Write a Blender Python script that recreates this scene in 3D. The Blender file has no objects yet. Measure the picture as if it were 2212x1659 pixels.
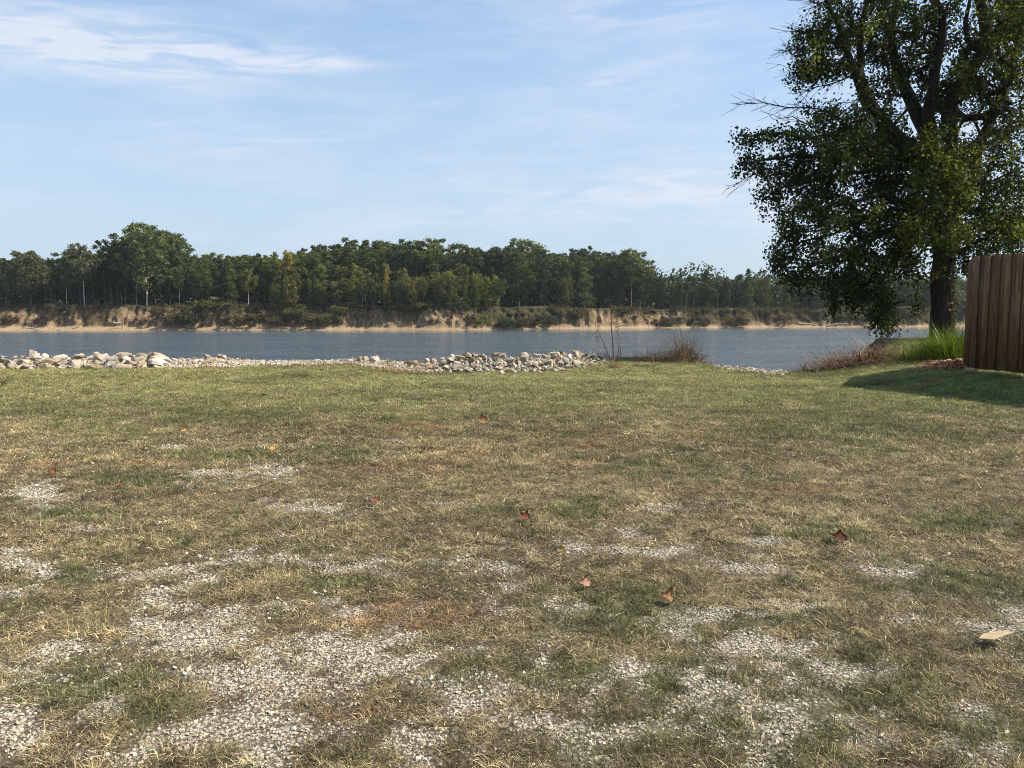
import bpy, bmesh, math, random
import numpy as np
from mathutils import Vector, Matrix
rad = math.radians
random.seed(7); RNG = np.random.default_rng(11)
sc = bpy.context.scene
COL = sc.collection

# ------------------------------------------------------------------ camera, light, exposure
F, CX, CY, HOR, EYE = 769.0, 512.0, 384.0, 313.0, 1.6        # focal in pixels of a 1024 wide frame
cam_d = bpy.data.cameras.new('camera'); cam = bpy.data.objects.new('camera', cam_d); COL.objects.link(cam)
cam_d.sensor_width = 36.0; cam_d.lens = 36.0*F/1024.0
cam_d.clip_start = 0.05; cam_d.clip_end = 6000
PITCH = math.atan((CY-HOR)/F)
cam.location = (0, 0, EYE); cam.rotation_euler = (math.pi/2-PITCH, 0, 0)
sc.camera = cam

SUN_AZ, SUN_EL = rad(91), rad(45.5)                             # azimuth clockwise from +Y (the view direction)
sv = Vector((math.sin(SUN_AZ)*math.cos(SUN_EL), math.cos(SUN_AZ)*math.cos(SUN_EL), math.sin(SUN_EL)))
sl = bpy.data.lights.new('sun', 'SUN'); sl.energy = 5.0; sl.angle = rad(0.5); sl.color = (1.0, 0.90, 0.74)
so = bpy.data.objects.new('sun', sl); COL.objects.link(so); so.rotation_euler = sv.to_track_quat('Z', 'Y').to_euler()
so.location = (60, 0, 60)
sc.view_settings.view_transform = 'Standard'; sc.view_settings.look = 'None'
sc.view_settings.exposure = 0.85; sc.view_settings.gamma = 1.0
sc.cycles.pixel_filter_type = 'BLACKMAN_HARRIS'; sc.cycles.filter_width = 1.0; sc.cycles.use_denoising = True; sc.cycles.denoising_prefilter = 'NONE'; sc.cycles.sample_clamp_indirect = 4; sc.cycles.sample_clamp_direct = 12
sc.cycles.max_bounces = 6; sc.cycles.transparent_max_bounces = 6

class NT:
    """small helper for node trees"""
    def __init__(s, tree): s.t = tree; tree.nodes.clear()
    def n(s, typ, props=None, **ins):
        nd = s.t.nodes.new(typ)
        for k, v in (props or {}).items(): setattr(nd, k, v)
        for k, v in ins.items():
            key = int(k[1:]) if k[0] == 'i' and k[1:].isdigit() else k.replace('_', ' ')
            s.set(nd, key, v)
        return nd
    def set(s, nd, key, v):
        sock = nd.inputs[key]
        if hasattr(v, 'node'): s.t.links.new(v, sock)
        elif hasattr(v, 'outputs'): s.t.links.new(v.outputs[0], sock)
        else: sock.default_value = v
    def math(s, op, a, b=0.0, c=0.0, clamp=False):
        nd = s.n('ShaderNodeMath', {'operation': op, 'use_clamp': clamp}); s.set(nd, 0, a); s.set(nd, 1, b)
        if op in ('MULTIPLY_ADD', 'SMOOTH_MIN'): s.set(nd, 2, c)
        return nd.outputs[0]
    def mix(s, f, a, b, bt='MIX'):
        nd = s.n('ShaderNodeMix', {'data_type': 'RGBA', 'blend_type': bt})
        s.set(nd, 0, f); s.set(nd, 6, a); s.set(nd, 7, b); return nd.outputs[2]
    def ramp(s, v, *stops):
        nd = s.n('ShaderNodeValToRGB'); s.set(nd, 0, v); cr = nd.color_ramp
        while len(cr.elements) < len(stops): cr.elements.new(0.5)
        for e, (p, c) in zip(cr.elements, stops):
            e.position = p; e.color = c if len(c) == 4 else (*c, 1)
        return nd.outputs[0]
    def rng(s, v, a, b, c=0.0, d=1.0, smooth=True):
        nd = s.n('ShaderNodeMapRange', {'interpolation_type': 'SMOOTHSTEP' if smooth else 'LINEAR'})
        for i, q in enumerate((v, a, b, c, d)): s.set(nd, i, q)
        return nd.outputs[0]
    def noise(s, vec, scale, detail=4, rough=0.55, dist=0.0, out=0):
        nd = s.n('ShaderNodeTexNoise', Scale=scale, Detail=detail, Roughness=rough, Distortion=dist)
        if vec is not None: s.set(nd, 'Vector', vec)
        return nd.outputs[out]
    def vmul(s, v, k):
        nd = s.n('ShaderNodeVectorMath', {'operation': 'MULTIPLY'}); s.set(nd, 0, v); s.set(nd, 1, k); return nd.outputs[0]

# ------------------------------------------------------------------ sky: Nishita + thin cirrus laid out by compass direction
w = bpy.data.worlds.new('World'); sc.world = w; w.use_nodes = True
T = NT(w.node_tree)
sky = T.n('ShaderNodeTexSky', {'sky_type': 'NISHITA', 'sun_disc': False, 'sun_elevation': SUN_EL, 'sun_rotation': SUN_AZ,
                               'altitude': 100.0, 'air_density': 1.0, 'dust_density': 1.2, 'ozone_density': 3.0})
gen = T.n('ShaderNodeTexCoord').outputs['Generated']
sep = T.n('ShaderNodeSeparateXYZ'); T.set(sep, 0, gen)
az = T.math('MULTIPLY', T.math('ARCTAN2', sep.outputs[0], sep.outputs[1]), 57.2958)      # degrees, 0 = river ahead
el = T.math('MULTIPLY', T.math('ARCSINE', sep.outputs[2]), 57.2958)
def comb(x, y, z=0.0):
    nd = T.n('ShaderNodeCombineXYZ'); T.set(nd, 0, x); T.set(nd, 1, y); T.set(nd, 2, z); return nd.outputs[0]
tilt = T.math('MULTIPLY_ADD', az, -0.04, el)
uv = comb(T.math('MULTIPLY', az, 0.035), T.math('MULTIPLY', tilt, 0.16), 3.1)
nA = T.noise(uv, 2.2, 6, 0.6, 0.5)
uv2 = comb(T.math('MULTIPLY', az, 0.09), T.math('MULTIPLY', tilt, 0.55), 8.7)
nB = T.noise(uv2, 1.6, 6, 0.52, 0.9)
def blob(a0, e0, ra, re, slope=0.0):
    da = T.math('DIVIDE', T.math('SUBTRACT', az, a0), ra)
    de = T.math('DIVIDE', T.math('SUBTRACT', T.math('MULTIPLY_ADD', az, -slope, el), e0-slope*a0), re)
    r2 = T.math('ADD', T.math('MULTIPLY', da, da), T.math('MULTIPLY', de, de))
    return T.math('EXPONENT', T.math('MULTIPLY', r2, -1.0))
streaks = None
for (a0, e0, ra, re, sl_, k) in [(-33, 16.3, 11, 1.8, .03, 1.35), (-22, 16.7, 9, 1.1, .05, 1.0), (-14, 17.0, 6, 0.6, .05, .7), (14, 8.5, 14, 3.2, 0, .45),
                                 (-17, 11.6, 5, .45, .08, .5), (8, 16.4, 8, .8, .12, .42), (2, 21, 12, 1.5, -.1, .42),
                                 (12, 9.0, 12, 1.7, .03, .5), (-3, 7.5, 14, 1.2, .03, .3), (-20, 21, 8, .6, -.08, .4),
                                 (40, 13, 14, 3, 0, .6), (-60, 25, 20, 4, 0, .9), (70, 30, 20, 5, 0, .6), (160, 25, 60, 8, 0, .6)]:
    b = T.math('MULTIPLY', blob(a0, e0, ra, re, sl_), k)
    streaks = b if streaks is None else T.math('ADD', streaks, b)
wisp = T.rng(nB, 0.30, 0.72)
veil = T.rng(nA, 0.34, 0.74, 0.0, 0.58)
cm = T.math('ADD', T.math('MULTIPLY', streaks, wisp), T.math('MULTIPLY', veil, T.rng(nB, .25, .75, .4, 1.0)), clamp=True)
cm = T.math('MULTIPLY', cm, T.rng(el, 0.0, 6.0), clamp=True)
cm = T.math('MULTIPLY', cm, 0.92)
base_ = T.mix(T.rng(el, 26, -2, 0.05, .86), sky.outputs[0], (2.75, 3.20, 3.58, 1))          # thin haze that thickens towards the horizon
base_ = T.mix(.38, base_, (1.75, 2.60, 3.55, 1))
col = T.mix(cm, base_, (3.35, 3.65, 4.2, 1))
tint = T.mix(1.0, col, (1.0, 1.0, 1.0, 1), 'MULTIPLY')
bg = T.n('ShaderNodeBackground', Color=tint, Strength=0.125)
wo = T.n('ShaderNodeOutputWorld'); T.t.links.new(bg.outputs[0], wo.inputs[0])

# ------------------------------------------------------------------ helpers
def hash2(ix, iy, s):
    n = (ix.astype(np.int64)*374761393 + iy.astype(np.int64)*668265263 + s*974711) & 0x7fffffff
    n = ((n ^ (n >> 13))*1274126177) & 0x7fffffff
    return ((n ^ (n >> 16)) & 0xffff)/65535.0
def vnoise(x, y, s=0):
    x = np.asarray(x, float); y = np.asarray(y, float)
    ix, iy = np.floor(x), np.floor(y); fx, fy = x-ix, y-iy
    fx = fx*fx*(3-2*fx); fy = fy*fy*(3-2*fy)
    a, b = hash2(ix, iy, s), hash2(ix+1, iy, s); c, d = hash2(ix, iy+1, s), hash2(ix+1, iy+1, s)
    return (a*(1-fx)+b*fx)*(1-fy)+(c*(1-fx)+d*fx)*fy
def fbm(x, y, s=0, o=4, g=0.5):
    x = np.asarray(x, float); y = np.asarray(y, float)
    t = 0; a = 1; m = 0
    for k in range(o):
        t = t+a*vnoise(x*2**k+k*17.3, y*2**k-k*9.1, s+k); m += a; a *= g
    return t/m                                                   # 0..1
def sstep(a, b, v):
    t = np.clip((v-a)/(b-a), 0, 1); return t*t*(3-2*t)

def mesh_np(name, V, faces, mats=(), smooth=False):
    """faces: int array (n,3) or (n,4), or list of arrays"""
    me = bpy.data.meshes.new(name)
    fl = faces if isinstance(faces, list) and np.ndim(faces[0]) == 2 else [faces]
    fl = [np.asarray(f, np.int32) for f in fl if len(f)]
    V = np.asarray(V, np.float32)
    me.vertices.add(len(V)); me.vertices.foreach_set('co', V.ravel())
    nl = sum(f.size for f in fl); npoly = sum(len(f) for f in fl)
    me.loops.add(nl); me.polygons.add(npoly)
    me.loops.foreach_set('vertex_index', np.concatenate([f.ravel() for f in fl]))
    st = []; o = 0
    for f in fl:
        st.append(o+np.arange(len(f))*f.shape[1]); o += f.size
    me.polygons.foreach_set('loop_start', np.concatenate(st).astype(np.int32))
    if smooth: me.polygons.foreach_set('use_smooth', np.ones(npoly, bool))
    me.update(calc_edges=True)
    for m in mats: me.materials.append(m)
    return me
def pattr(me, name, vals, typ='FLOAT', dom='POINT'):
    a = me.attributes.new(name, typ, dom)
    v = np.asarray(vals, np.float32)
    if typ == 'FLOAT_COLOR' and v.shape[1] == 3: v = np.hstack([v, np.ones((len(v), 1), np.float32)])
    a.data.foreach_set('value' if typ == 'FLOAT' else ('color' if typ == 'FLOAT_COLOR' else 'vector'), v.ravel())
def link(o, parent=None):
    COL.objects.link(o)
    if parent is not None: o.parent = parent
    return o
def obj(name, me, parent=None): return link(bpy.data.objects.new(name, me), parent)
def tag(o, label=None, cat=None, group=None, kind=None):
    if label: o['label'] = label
    if cat: o['category'] = cat
    if group: o['group'] = group
    if kind: o['kind'] = kind
    return o
def empty(name, loc=(0, 0, 0), rz=0.0, s=1.0):
    o = bpy.data.objects.new(name, None); o.empty_display_size = 0.3; COL.objects.link(o)
    o.location = loc; o.rotation_euler = (0, 0, rz); o.scale = (s, s, s) if not hasattr(s, '__len__') else s
    return o

class TB:
    """collects tapered tubes into one mesh"""
    def __init__(s): s.V = []; s.F = []; s.n = 0
    def tube(s, P, R, k=6, cap=True):
        P = np.asarray(P, float); R = np.asarray(R, float)
        m = len(P)
        if m < 2: return
        tan = np.gradient(P, axis=0); tan /= (np.linalg.norm(tan, axis=1, keepdims=True)+1e-9)
        up = np.array([0.31, 0.87, 0.39])
        u = np.cross(tan, up); ln = np.linalg.norm(u, axis=1, keepdims=True)
        bad = ln[:, 0] < 0.15
        if bad.any(): u[bad] = np.cross(tan[bad], np.array([1.0, 0, 0.2])); ln = np.linalg.norm(u, axis=1, keepdims=True)
        u /= ln+1e-9; v = np.cross(tan, u)
        a = np.arange(k)*2*np.pi/k
        ring = P[:, None, :]+R[:, None, None]*(np.cos(a)[None, :, None]*u[:, None, :]+np.sin(a)[None, :, None]*v[:, None, :])
        s.V.append(ring.reshape(-1, 3))
        i = np.arange(m-1)[:, None]*k; j = np.arange(k)[None, :]; j2 = (j+1) % k
        f = np.stack([i+j, i+j2, i+k+j2, i+k+j], -1).reshape(-1, 4)+s.n
        s.F.append(f); s.n += m*k
    def mesh(s, name, mat, smooth=True):
        return mesh_np(name, np.concatenate(s.V), np.concatenate(s.F), [mat], smooth)

def to_px(x, y, z):
    """world -> pixel of the 2212 x 1659 overview the layout was measured on (level-horizon approximation made exact)"""
    c, s_ = math.cos(PITCH), math.sin(PITCH)
    dz = z-EYE
    dep = y*c-dz*s_; upv = y*s_+dz*c
    return (CX+F*x/dep)*2.16, (CY-F*upv/dep)*2.16
def ray(dx, dy):
    X = (dx/2.16-CX)/F; Yp = -(dy/2.16-CY)/F
    c, s_ = math.cos(PITCH), math.sin(PITCH)
    return np.array([X, c+Yp*s_, Yp*c-s_])
def at_dist(dx, dy, Y):
    r = ray(dx, dy); t = Y/r[1]; return np.array([r[0]*t, Y, EYE+r[2]*t])

# ------------------------------------------------------------------ materials
def pmat(name, build, rough=0.9, spec=0.2):
    m = bpy.data.materials.new(name); m.use_nodes = True
    t = NT(m.node_tree); bs = t.n('ShaderNodeBsdfPrincipled', Roughness=rough)
    bs.inputs['Specular IOR Level'].default_value = spec
    out = t.n('ShaderNodeOutputMaterial'); t.t.links.new(bs.outputs[0], out.inputs[0])
    t.bs = bs; t.out = out
    build(t, bs)
    return m
def bump(t, bs, h, strength=0.5, dist=0.05):
    b = t.n('ShaderNodeBump', Strength=strength, Distance=dist); t.set(b, 'Height', h); t.set(bs, 'Normal', b.outputs[0]); return b
def OC(t): return t.n('ShaderNodeTexCoord').outputs['Object']
def attr(t, name, typ='GEOMETRY', out='Color'):
    return t.n('ShaderNodeAttribute', {'attribute_name': name, 'attribute_type': typ}).outputs[out]

def leafmat(name, c1, c2, trans=0.35, rough=0.55, var=0.35, tr=(1.5, 1.35, .5)):
    """foliage: colour from a per-leaf attribute between c1 and c2; part of the light passes through"""
    m = bpy.data.materials.new(name); m.use_nodes = True
    t = NT(m.node_tree)
    f = attr(t, 'rnd', out='Fac')
    oi = t.n('ShaderNodeObjectInfo').outputs['Random']
    c = t.mix(f, (*c1, 1), (*c2, 1))
    hsv = t.n('ShaderNodeHueSaturation'); t.set(hsv, 'Color', c)
    t.set(hsv, 'Value', t.rng(oi, 0, 1, 1-var*.5, 1+var*.5, False)); t.set(hsv, 'Hue', t.rng(oi, 1, 0, .485, .512, False))
    c = hsv.outputs[0]
    bs = t.n('ShaderNodeBsdfPrincipled', Roughness=rough); bs.inputs['Specular IOR Level'].default_value = 0.12; t.set(bs, 'Base Color', c)
    tl = t.n('ShaderNodeBsdfTranslucent'); t.set(tl, 'Color', t.mix(1.0, c, (*tr, 1), 'MULTIPLY'))
    mx = t.n('ShaderNodeMixShader'); t.set(mx, 0, trans); t.set(mx, 1, bs.outputs[0]); t.set(mx, 2, tl.outputs[0])
    out = t.n('ShaderNodeOutputMaterial'); t.t.links.new(mx.outputs[0], out.inputs[0])
    return m

def _rock(t, bs):
    oc = OC(t); r = t.n('ShaderNodeObjectInfo').outputs['Random']
    v = t.n('ShaderNodeVectorMath', {'operation': 'ADD'}); t.set(v, 0, oc); t.set(v, 1, t.vmul(r, (30, 17, 9)))
    n = t.noise(v.outputs[0], 3.2, 6, .65); n2 = t.noise(v.outputs[0], 14, 5, .7)
    c = t.ramp(n, (.28, (.16, .13, .09)), (.45, (.36, .30, .225)), (.62, (.52, .45, .36)), (.8, (.36, .275, .18)))
    c = t.mix(t.rng(n2, .5, .8, 0, .45), c, (.22, .19, .15, 1))
    hs = t.n('ShaderNodeHueSaturation'); t.set(hs, 'Color', c); t.set(hs, 'Value', t.rng(r, 0, 1, .62, 1.12, False)); t.set(hs, 'Saturation', t.rng(r, 1, 0, .6, 1.3, False))
    t.set(bs, 'Base Color', hs.outputs[0]); bump(t, bs, t.math('ADD', n2, n), .5, .06)
M_ROCK = pmat('limestone', _rock, .92, .15)

def _gravel(t, bs):
    c = t.mix(1.0, attr(t, 'tint', 'INSTANCER'), t.ramp(t.noise(OC(t), 1.3, 3), (.3, (.6, .58, .54)), (.7, (1, 1, 1))), 'MULTIPLY')
    t.set(bs, 'Base Color', c)
M_GRAVEL = pmat('gravel_stone', _gravel, .9, .15)

def _grass(t, bs):
    c = t.mix(1.0, attr(t, 'tint', 'INSTANCER'), attr(t, 'bcol'), 'MULTIPLY')
    t.set(bs, 'Base Color', c)
    tl = t.n('ShaderNodeBsdfTranslucent'); t.set(tl, 'Color', c)
    mx = t.n('ShaderNodeMixShader'); t.set(mx, 0, .18); t.set(mx, 1, bs.outputs[0]); t.set(mx, 2, tl.outputs[0])
    t.t.links.new(mx.outputs[0], t.out.inputs[0])
M_GRASS = pmat('grass_blade', _grass, .6, .25)

def _ground(t, bs):
    oc = OC(t); a = attr(t, 'mask'); sp = t.n('ShaderNodeSeparateColor'); t.set(sp, 0, a)
    n = t.noise(oc, 9, 6, .7); nf = t.noise(oc, 60, 5, .75); nm = t.noise(oc, 1.4, 4, .6)
    soil = t.ramp(n, (.3, (.020, .015, .009)), (.55, (.052, .039, .024)), (.75, (.12, .09, .057)))
    soil = t.mix(t.rng(nf, .50, .66, 0, .7), soil, (.27, .21, .13, 1))
    grn = t.ramp(nf, (.3, (.026, .027, .012)), (.7, (.12, .115, .055)))
    c = t.mix(t.math('MULTIPLY', sp.outputs[1], .85), soil, grn)
    vo = t.n('ShaderNodeTexVoronoi', {'feature': 'F1'}, Scale=52.0, Randomness=1.0); t.set(vo, 'Vector', oc)
    sv_ = t.n('ShaderNodeSeparateColor'); t.set(sv_, 0, vo.outputs['Color'])
    gc = t.mix(t.rng(vo.outputs['Distance'], .25, .6), t.mix(sv_.outputs[0], (.24, .22, .185, 1), (.56, .53, .47, 1)), (.10, .082, .06, 1))
    c = t.mix(t.math('MULTIPLY', sp.outputs[0], .9), c, gc)
    t.set(bs, 'Base Color', c)
    bump(t, bs, t.math('ADD', t.math('MULTIPLY', nf, .6), t.math('MULTIPLY', vo.outputs['Distance'], -.6)), .6, .012)
M_GROUND = pmat('lawn_soil', _ground, .95, .1)

def _water(t, bs):
    oc = OC(t)
    v = t.vmul(oc, (.40, 1.0, 1.0))
    n1 = t.noise(v, 1.1, 3, .6, .3); n2 = t.noise(t.vmul(oc, (.7, 1.3, 1)), 3.2, 3, .6); n3 = t.noise(t.vmul(oc, (.035, .10, 1)), 1.0, 3, .5)
    n0 = t.noise(t.vmul(oc, (.07, .42, 1)), 1.0, 4, .6, .3)
    calm = t.rng(n3, .35, .65, .55, 1.0)
    h = t.math('MULTIPLY', t.math('ADD', t.math('MULTIPLY', n0, 4.2), t.math('ADD', t.math('MULTIPLY', n1, .8), t.math('MULTIPLY', n2, .7))), calm)
    sy = t.n('ShaderNodeSeparateXYZ'); t.set(sy, 0, oc)
    # the water lies quieter in the lee of the far bank
    lee = t.rng(t.math('SUBTRACT', sy.outputs[1], t.rng(sy.outputs[0], -30, 90, 0, 38, True)), 205, 232, 1.0, .03)
    b = bump(t, bs, h, 1.0, .16); t.set(b, 'Distance', t.math('MULTIPLY', lee, 1.0))
    t.set(bs, 'Base Color', (.070, .098, .122, 1)); t.set(bs, 'IOR', 1.33)
    t.set(bs, 'Roughness', t.rng(lee, .04, .9, .045, .15, False))
M_WATER = pmat('river_water', _water, .12, .5)

def _bank(t, bs):
    oc = OC(t); n = t.noise(t.vmul(oc, (1, 1, .35)), .35, 6, .65); nv = t.noise(t.vmul(oc, (1.0, .4, .45)), .8, 6, .75, .5); nf = t.noise(oc, 2.2, 5, .7)
    a = attr(t, 'mask'); sp = t.n('ShaderNodeSeparateColor'); t.set(sp, 0, a)
    c = t.ramp(n, (.3, (.15, .105, .065)), (.5, (.30, .215, .13)), (.7, (.43, .32, .20)))
    c = t.mix(t.rng(nv, .42, .60, 0, .8), c, (.10, .068, .042, 1))
    c = t.mix(sp.outputs[0], c, (.38, .285, .18, 1))                       # beach sand
    veg = t.ramp(nf, (.3, (.018, .022, .010)), (.7, (.08, .075, .035)))
    c = t.mix(t.math('MULTIPLY', sp.outputs[1], t.rng(nf, .3, .5, .5, 1)), c, veg)
    t.set(bs, 'Base Color', c); bump(t, bs, t.math('ADD', nv, nf), .9, .8)
M_BANK = pmat('eroded_bank_soil', _bank, .95, .1)

def _bark(t, bs, lo=(.010, .008, .006), hi=(.055, .045, .036)):
    oc = OC(t); n = t.noise(t.vmul(oc, (1, 1, .18)), 14, 6, .7, .6); n2 = t.noise(oc, 2.5, 4)
    t.set(bs, 'Base Color', t.mix(t.rng(n2, .3, .7, 0, .5), t.ramp(n, (.35, lo), (.65, hi)), (*[q*.8 for q in hi], 1)))
    bump(t, bs, n, .9, .04)
M_BARK = pmat('dark_bark', _bark, .95, .1)
M_BARKFAR = pmat('grey_bark', lambda t, bs: _bark(t, bs, (.09, .075, .055), (.22, .19, .15)), .95, .1)
M_PALE = pmat('pale_bark', lambda t, bs: _bark(t, bs, (.30, .26, .21), (.62, .57, .48)), .9, .1)
M_DRIFT = pmat('driftwood', lambda t, bs: _bark(t, bs, (.16, .12, .08), (.42, .35, .26)), .9, .1)
M_TWIG = pmat('dry_stem', lambda t, bs: t.set(bs, 'Base Color', t.mix(attr(t, 'rnd', out='Fac'), (.17, .10, .05, 1), (.48, .34, .19, 1))), .85, .15)
M_TWIG2 = pmat('grey_brown_stem', lambda t, bs: t.set(bs, 'Base Color', t.mix(attr(t, 'rnd', out='Fac'), (.075, .040, .024, 1), (.32, .21, .13, 1))), .85, .15)
M_STEM = pmat('dead_sapling_bark', lambda t, bs: t.set(bs, 'Base Color', (.11, .085, .065, 1)), .85, .15)
M_TUFT = leafmat('tall_grass_blade', (.045, .085, .012), (.15, .21, .035), .35, .4)
def _board(t, bs):
    oc = OC(t); idx = attr(t, 'rnd', out='Fac')
    v = t.n('ShaderNodeVectorMath', {'operation': 'ADD'}); t.set(v, 0, t.vmul(oc, (10, 10, .8))); t.set(v, 1, t.vmul(idx, (13, 7, 31)))
    g = t.noise(v.outputs[0], 2.6, 6, .6, 1.2); big = t.noise(t.vmul(v.outputs[0], (.1, .1, .6)), 1.2, 3)
    kn = t.n('ShaderNodeTexVoronoi', Scale=.9); t.set(kn, 'Vector', v.outputs[0])
    c = t.mix(idx, (.085, .040, .019, 1), (.25, .135, .062, 1))
    c = t.mix(t.rng(g, .35, .62, 0, .75), c, (.060, .032, .018, 1))
    c = t.mix(t.rng(big, .45, .65, 0, .4), c, (.17, .14, .10, 1))
    c = t.mix(t.rng(kn.outputs['Distance'], .16, .06, 0, .9), c, (.04, .022, .014, 1))
    t.set(bs, 'Base Color', c); bump(t, bs, g, .35, .01)
M_BOARD = pmat('cedar_board', _board, .85, .15)
M_POST = pmat('post_wood', lambda t, bs: t.set(bs, 'Base Color', t.ramp(t.noise(t.vmul(OC(t), (8, 8, 1)), 3, 5), (.3, (.20, .14, .085)), (.7, (.38, .28, .17)))), .85, .15)
M_MULCH = pmat('red_mulch', lambda t, bs: t.set(bs, 'Base Color', t.mix(attr(t, 'rnd', out='Fac'), (.20, .075, .04, 1), (.46, .25, .15, 1))), .9, .1)

def leafcol(name, c1, c2):
    def b(t, bs):
        oc = OC(t); n = t.noise(oc, 45, 4, .65)
        c = t.ramp(n, (.35, c1), (.65, c2)); t.set(bs, 'Base Color', c); bump(t, bs, n, .4, .004)
    return pmat(name, b, .6, .3)
LEAFM = {'tan': leafcol('tan_dry_leaf', (.36, .20, .09), (.58, .38, .20)), 'orange': leafcol('orange_dry_leaf', (.30, .14, .06), (.50, .29, .14)),
         'red': leafcol('red_leaf', (.24, .065, .04), (.40, .15, .09)), 'maroon': leafcol('maroon_leaf', (.075, .012, .008), (.15, .028, .016)),
         'yellow': leafcol('yellow_leaf', (.50, .30, .06), (.66, .46, .16)), 'brown': leafcol('brown_leaf', (.06, .035, .02), (.16, .095, .05)),
         'pink': leafcol('pinkish_leaf', (.48, .24, .15), (.62, .40, .28))}

# ------------------------------------------------------------------ near terrain
EDGE = [(-400, 22), (-60, 20), (-16, 20.4), (-9, 20.8), (-7, 22.2), (-4.5, 22.0), (-2.5, 21.2), (.5, 21.3), (2.2, 23.0), (3.2, 24.6), (4.6, 24.6), (6.0, 21.8), (6.9, 20.0), (9.0, 19.9),
        (10.6, 21.6), (12.2, 24.0), (14, 29.0), (18, 30), (60, 30), (400, 34)]
EX, EY = np.array([e[0] for e in EDGE], float), np.array([e[1] for e in EDGE], float)
def edge(x): return np.interp(x, EX, EY)
def height(x, y):
    x = np.asarray(x, float); y = np.asarray(y, float)
    h = 0.045*(fbm(x*.35, y*.35, 5, 3)-.5)*2 + .018*(fbm(x*2.1, y*2.1, 9, 3)-.5)*2
    h = h*sstep(.5, 4, np.abs(y)+.0*x)
    h = h+.42*sstep(7.2, 11.0, x)*sstep(11.0, 16.5, y)                       # the lawn rises to the fence
    h = h+.25*sstep(10.0, 13.0, x)*sstep(19, 23, y)
    h = h+.10*sstep(1.6, 2.6, x)*sstep(6.2, 5, x)*sstep(20, 23, y)
    d = y-edge(x)
    # low berms under the rock piles
    h = h+.10*sstep(-6.9, -8.3, x)*sstep(-.9, .1, d)+.16*sstep(-2.3, -1.3, x)*sstep(2.7, 1.6, x)*sstep(-1.2, .0, d)
    h = h+.13*sstep(-2.5, -4.5, x)*sstep(-4, -1, d)
    h = h+.10*sstep(-6.5, -2.0, x)*sstep(2.7, 1.6, x)*sstep(-.6, .1, d)
    drop = np.where(d > .35, -(d-.35)*.62*sstep(.35, 2.2, d), 0)
    return np.maximum(h+drop, -5.2)

# patches measured on the photograph, laid on the ground: (x, y, rx, ry, weight)
GRAV = [(85, 1070, 105, 24, 1), (440, 1020, 75, 13, 1), (580, 1020, 85, 22, 1.1), (450, 1045, 60, 8, .8), (680, 1095, 95, 24, 1), (380, 965, 55, 6, .8), (530, 960, 120, 7, .9),
        (160, 1143, 50, 9, .9), (35, 1215, 100, 30, 1), (40, 1275, 90, 16, .9), (360, 1240, 160, 36, 1), (400, 1300, 120, 40, 1.1), (620, 1215, 130, 22, .7), (780, 1222, 110, 20, .9),
        (620, 1155, 45, 10, .8), (600, 1310, 70, 20, .9), (430, 1375, 180, 60, 1.15), (690, 1405, 250, 45, 1.15), (560, 1465, 180, 40, 1.1), (790, 1440, 130, 40, 1.1), (740, 1320, 60, 16, .9),
        (520, 1590, 260, 70, 1.0), (40, 1580, 110, 75, 1.05), (130, 1400, 150, 22, .9), (60, 1450, 60, 25, .8), (230, 1640, 120, 30, .9), (250, 1540, 90, 22, .6),
        (1000, 1215, 120, 20, .8), (960, 1090, 50, 8, .8), (1400, 1140, 95, 22, 1), (1440, 1190, 100, 18, .9), (1590, 1225, 150, 24, 1.05), (1630, 1168, 60, 9, .8), (1450, 1095, 70, 10, .5),
        (1245, 1180, 45, 16, .7), (1880, 1232, 75, 15, .9), (1820, 1300, 230, 20, .85), (1560, 1320, 120, 20, .6), (1650, 1400, 150, 28, 1), (1760, 1450, 190, 40, .95), (1600, 1485, 120, 26, .8),
        (2170, 1345, 75, 26, 1), (2085, 1530, 110, 36, 1.05), (1640, 1612, 90, 22, .9), (1120, 1510, 110, 22, .8), (1190, 1580, 120, 40, .85), (1020, 1525, 60, 18, .7), (1030, 1625, 70, 24, .8),
        (860, 1590, 120, 50, .55), (1330, 1590, 110, 28, .7), (1960, 1340, 80, 16, .5), (1900, 1600, 100, 25, .5), (690, 812, 60, 4, .7), (2060, 1440, 90, 18, .4), (1180, 1310, 120, 26, .35),
        (1100, 1390, 70, 20, .45), (880, 1400, 60, 20, .9), (870, 950, 40, 5, .6), (1350, 1450, 100, 20, .2)]
GREEN = [(190, 1250, 100, 45, 1), (60, 1310, 110, 30, .8), (200, 1480, 170, 50, .8), (310, 1545, 110, 40, .8), (1350, 1310, 170, 60, 1), (1260, 1100, 95, 26, 1.1), (1720, 1257, 55, 16, 1.3), (2090, 1130, 110, 34, .8),
         (700, 1260, 90, 18, .6), (400, 1165, 55, 20, .9), (490, 985, 130, 14, .9), (300, 1035, 120, 22, .6), (740, 980, 120, 18, .7), (1230, 943, 30, 7, 1.3), (1060, 1105, 80, 14, .8), (1900, 1500, 280, 130, .75), (1450, 1600, 260, 60, .6),
         (1700, 1600, 240, 80, .7), (2100, 1260, 160, 40, .6), (1340, 1320, 40, 14, 1.5), (1500, 1480, 140, 60, .8), (1700, 1340, 120, 20, .7), (170, 1110, 110, 16, .7), (650, 1180, 60, 14, .7), (1900, 930, 340, 60, .5),
         (230, 935, 140, 22, .5), (560, 1230, 60, 14, .4), (1650, 850, 90, 8, .6), (420, 900, 300, 20, .25), (2000, 850, 300, 38, .9), (1800, 1150, 130, 20, .7), (1460, 1010, 200, 18, .35), (2150, 1580, 200, 80, .7),
         (1200, 1450, 120, 40, .6), (700, 1640, 120, 20, .3), (1050, 1430, 90, 40, .3)]
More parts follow.
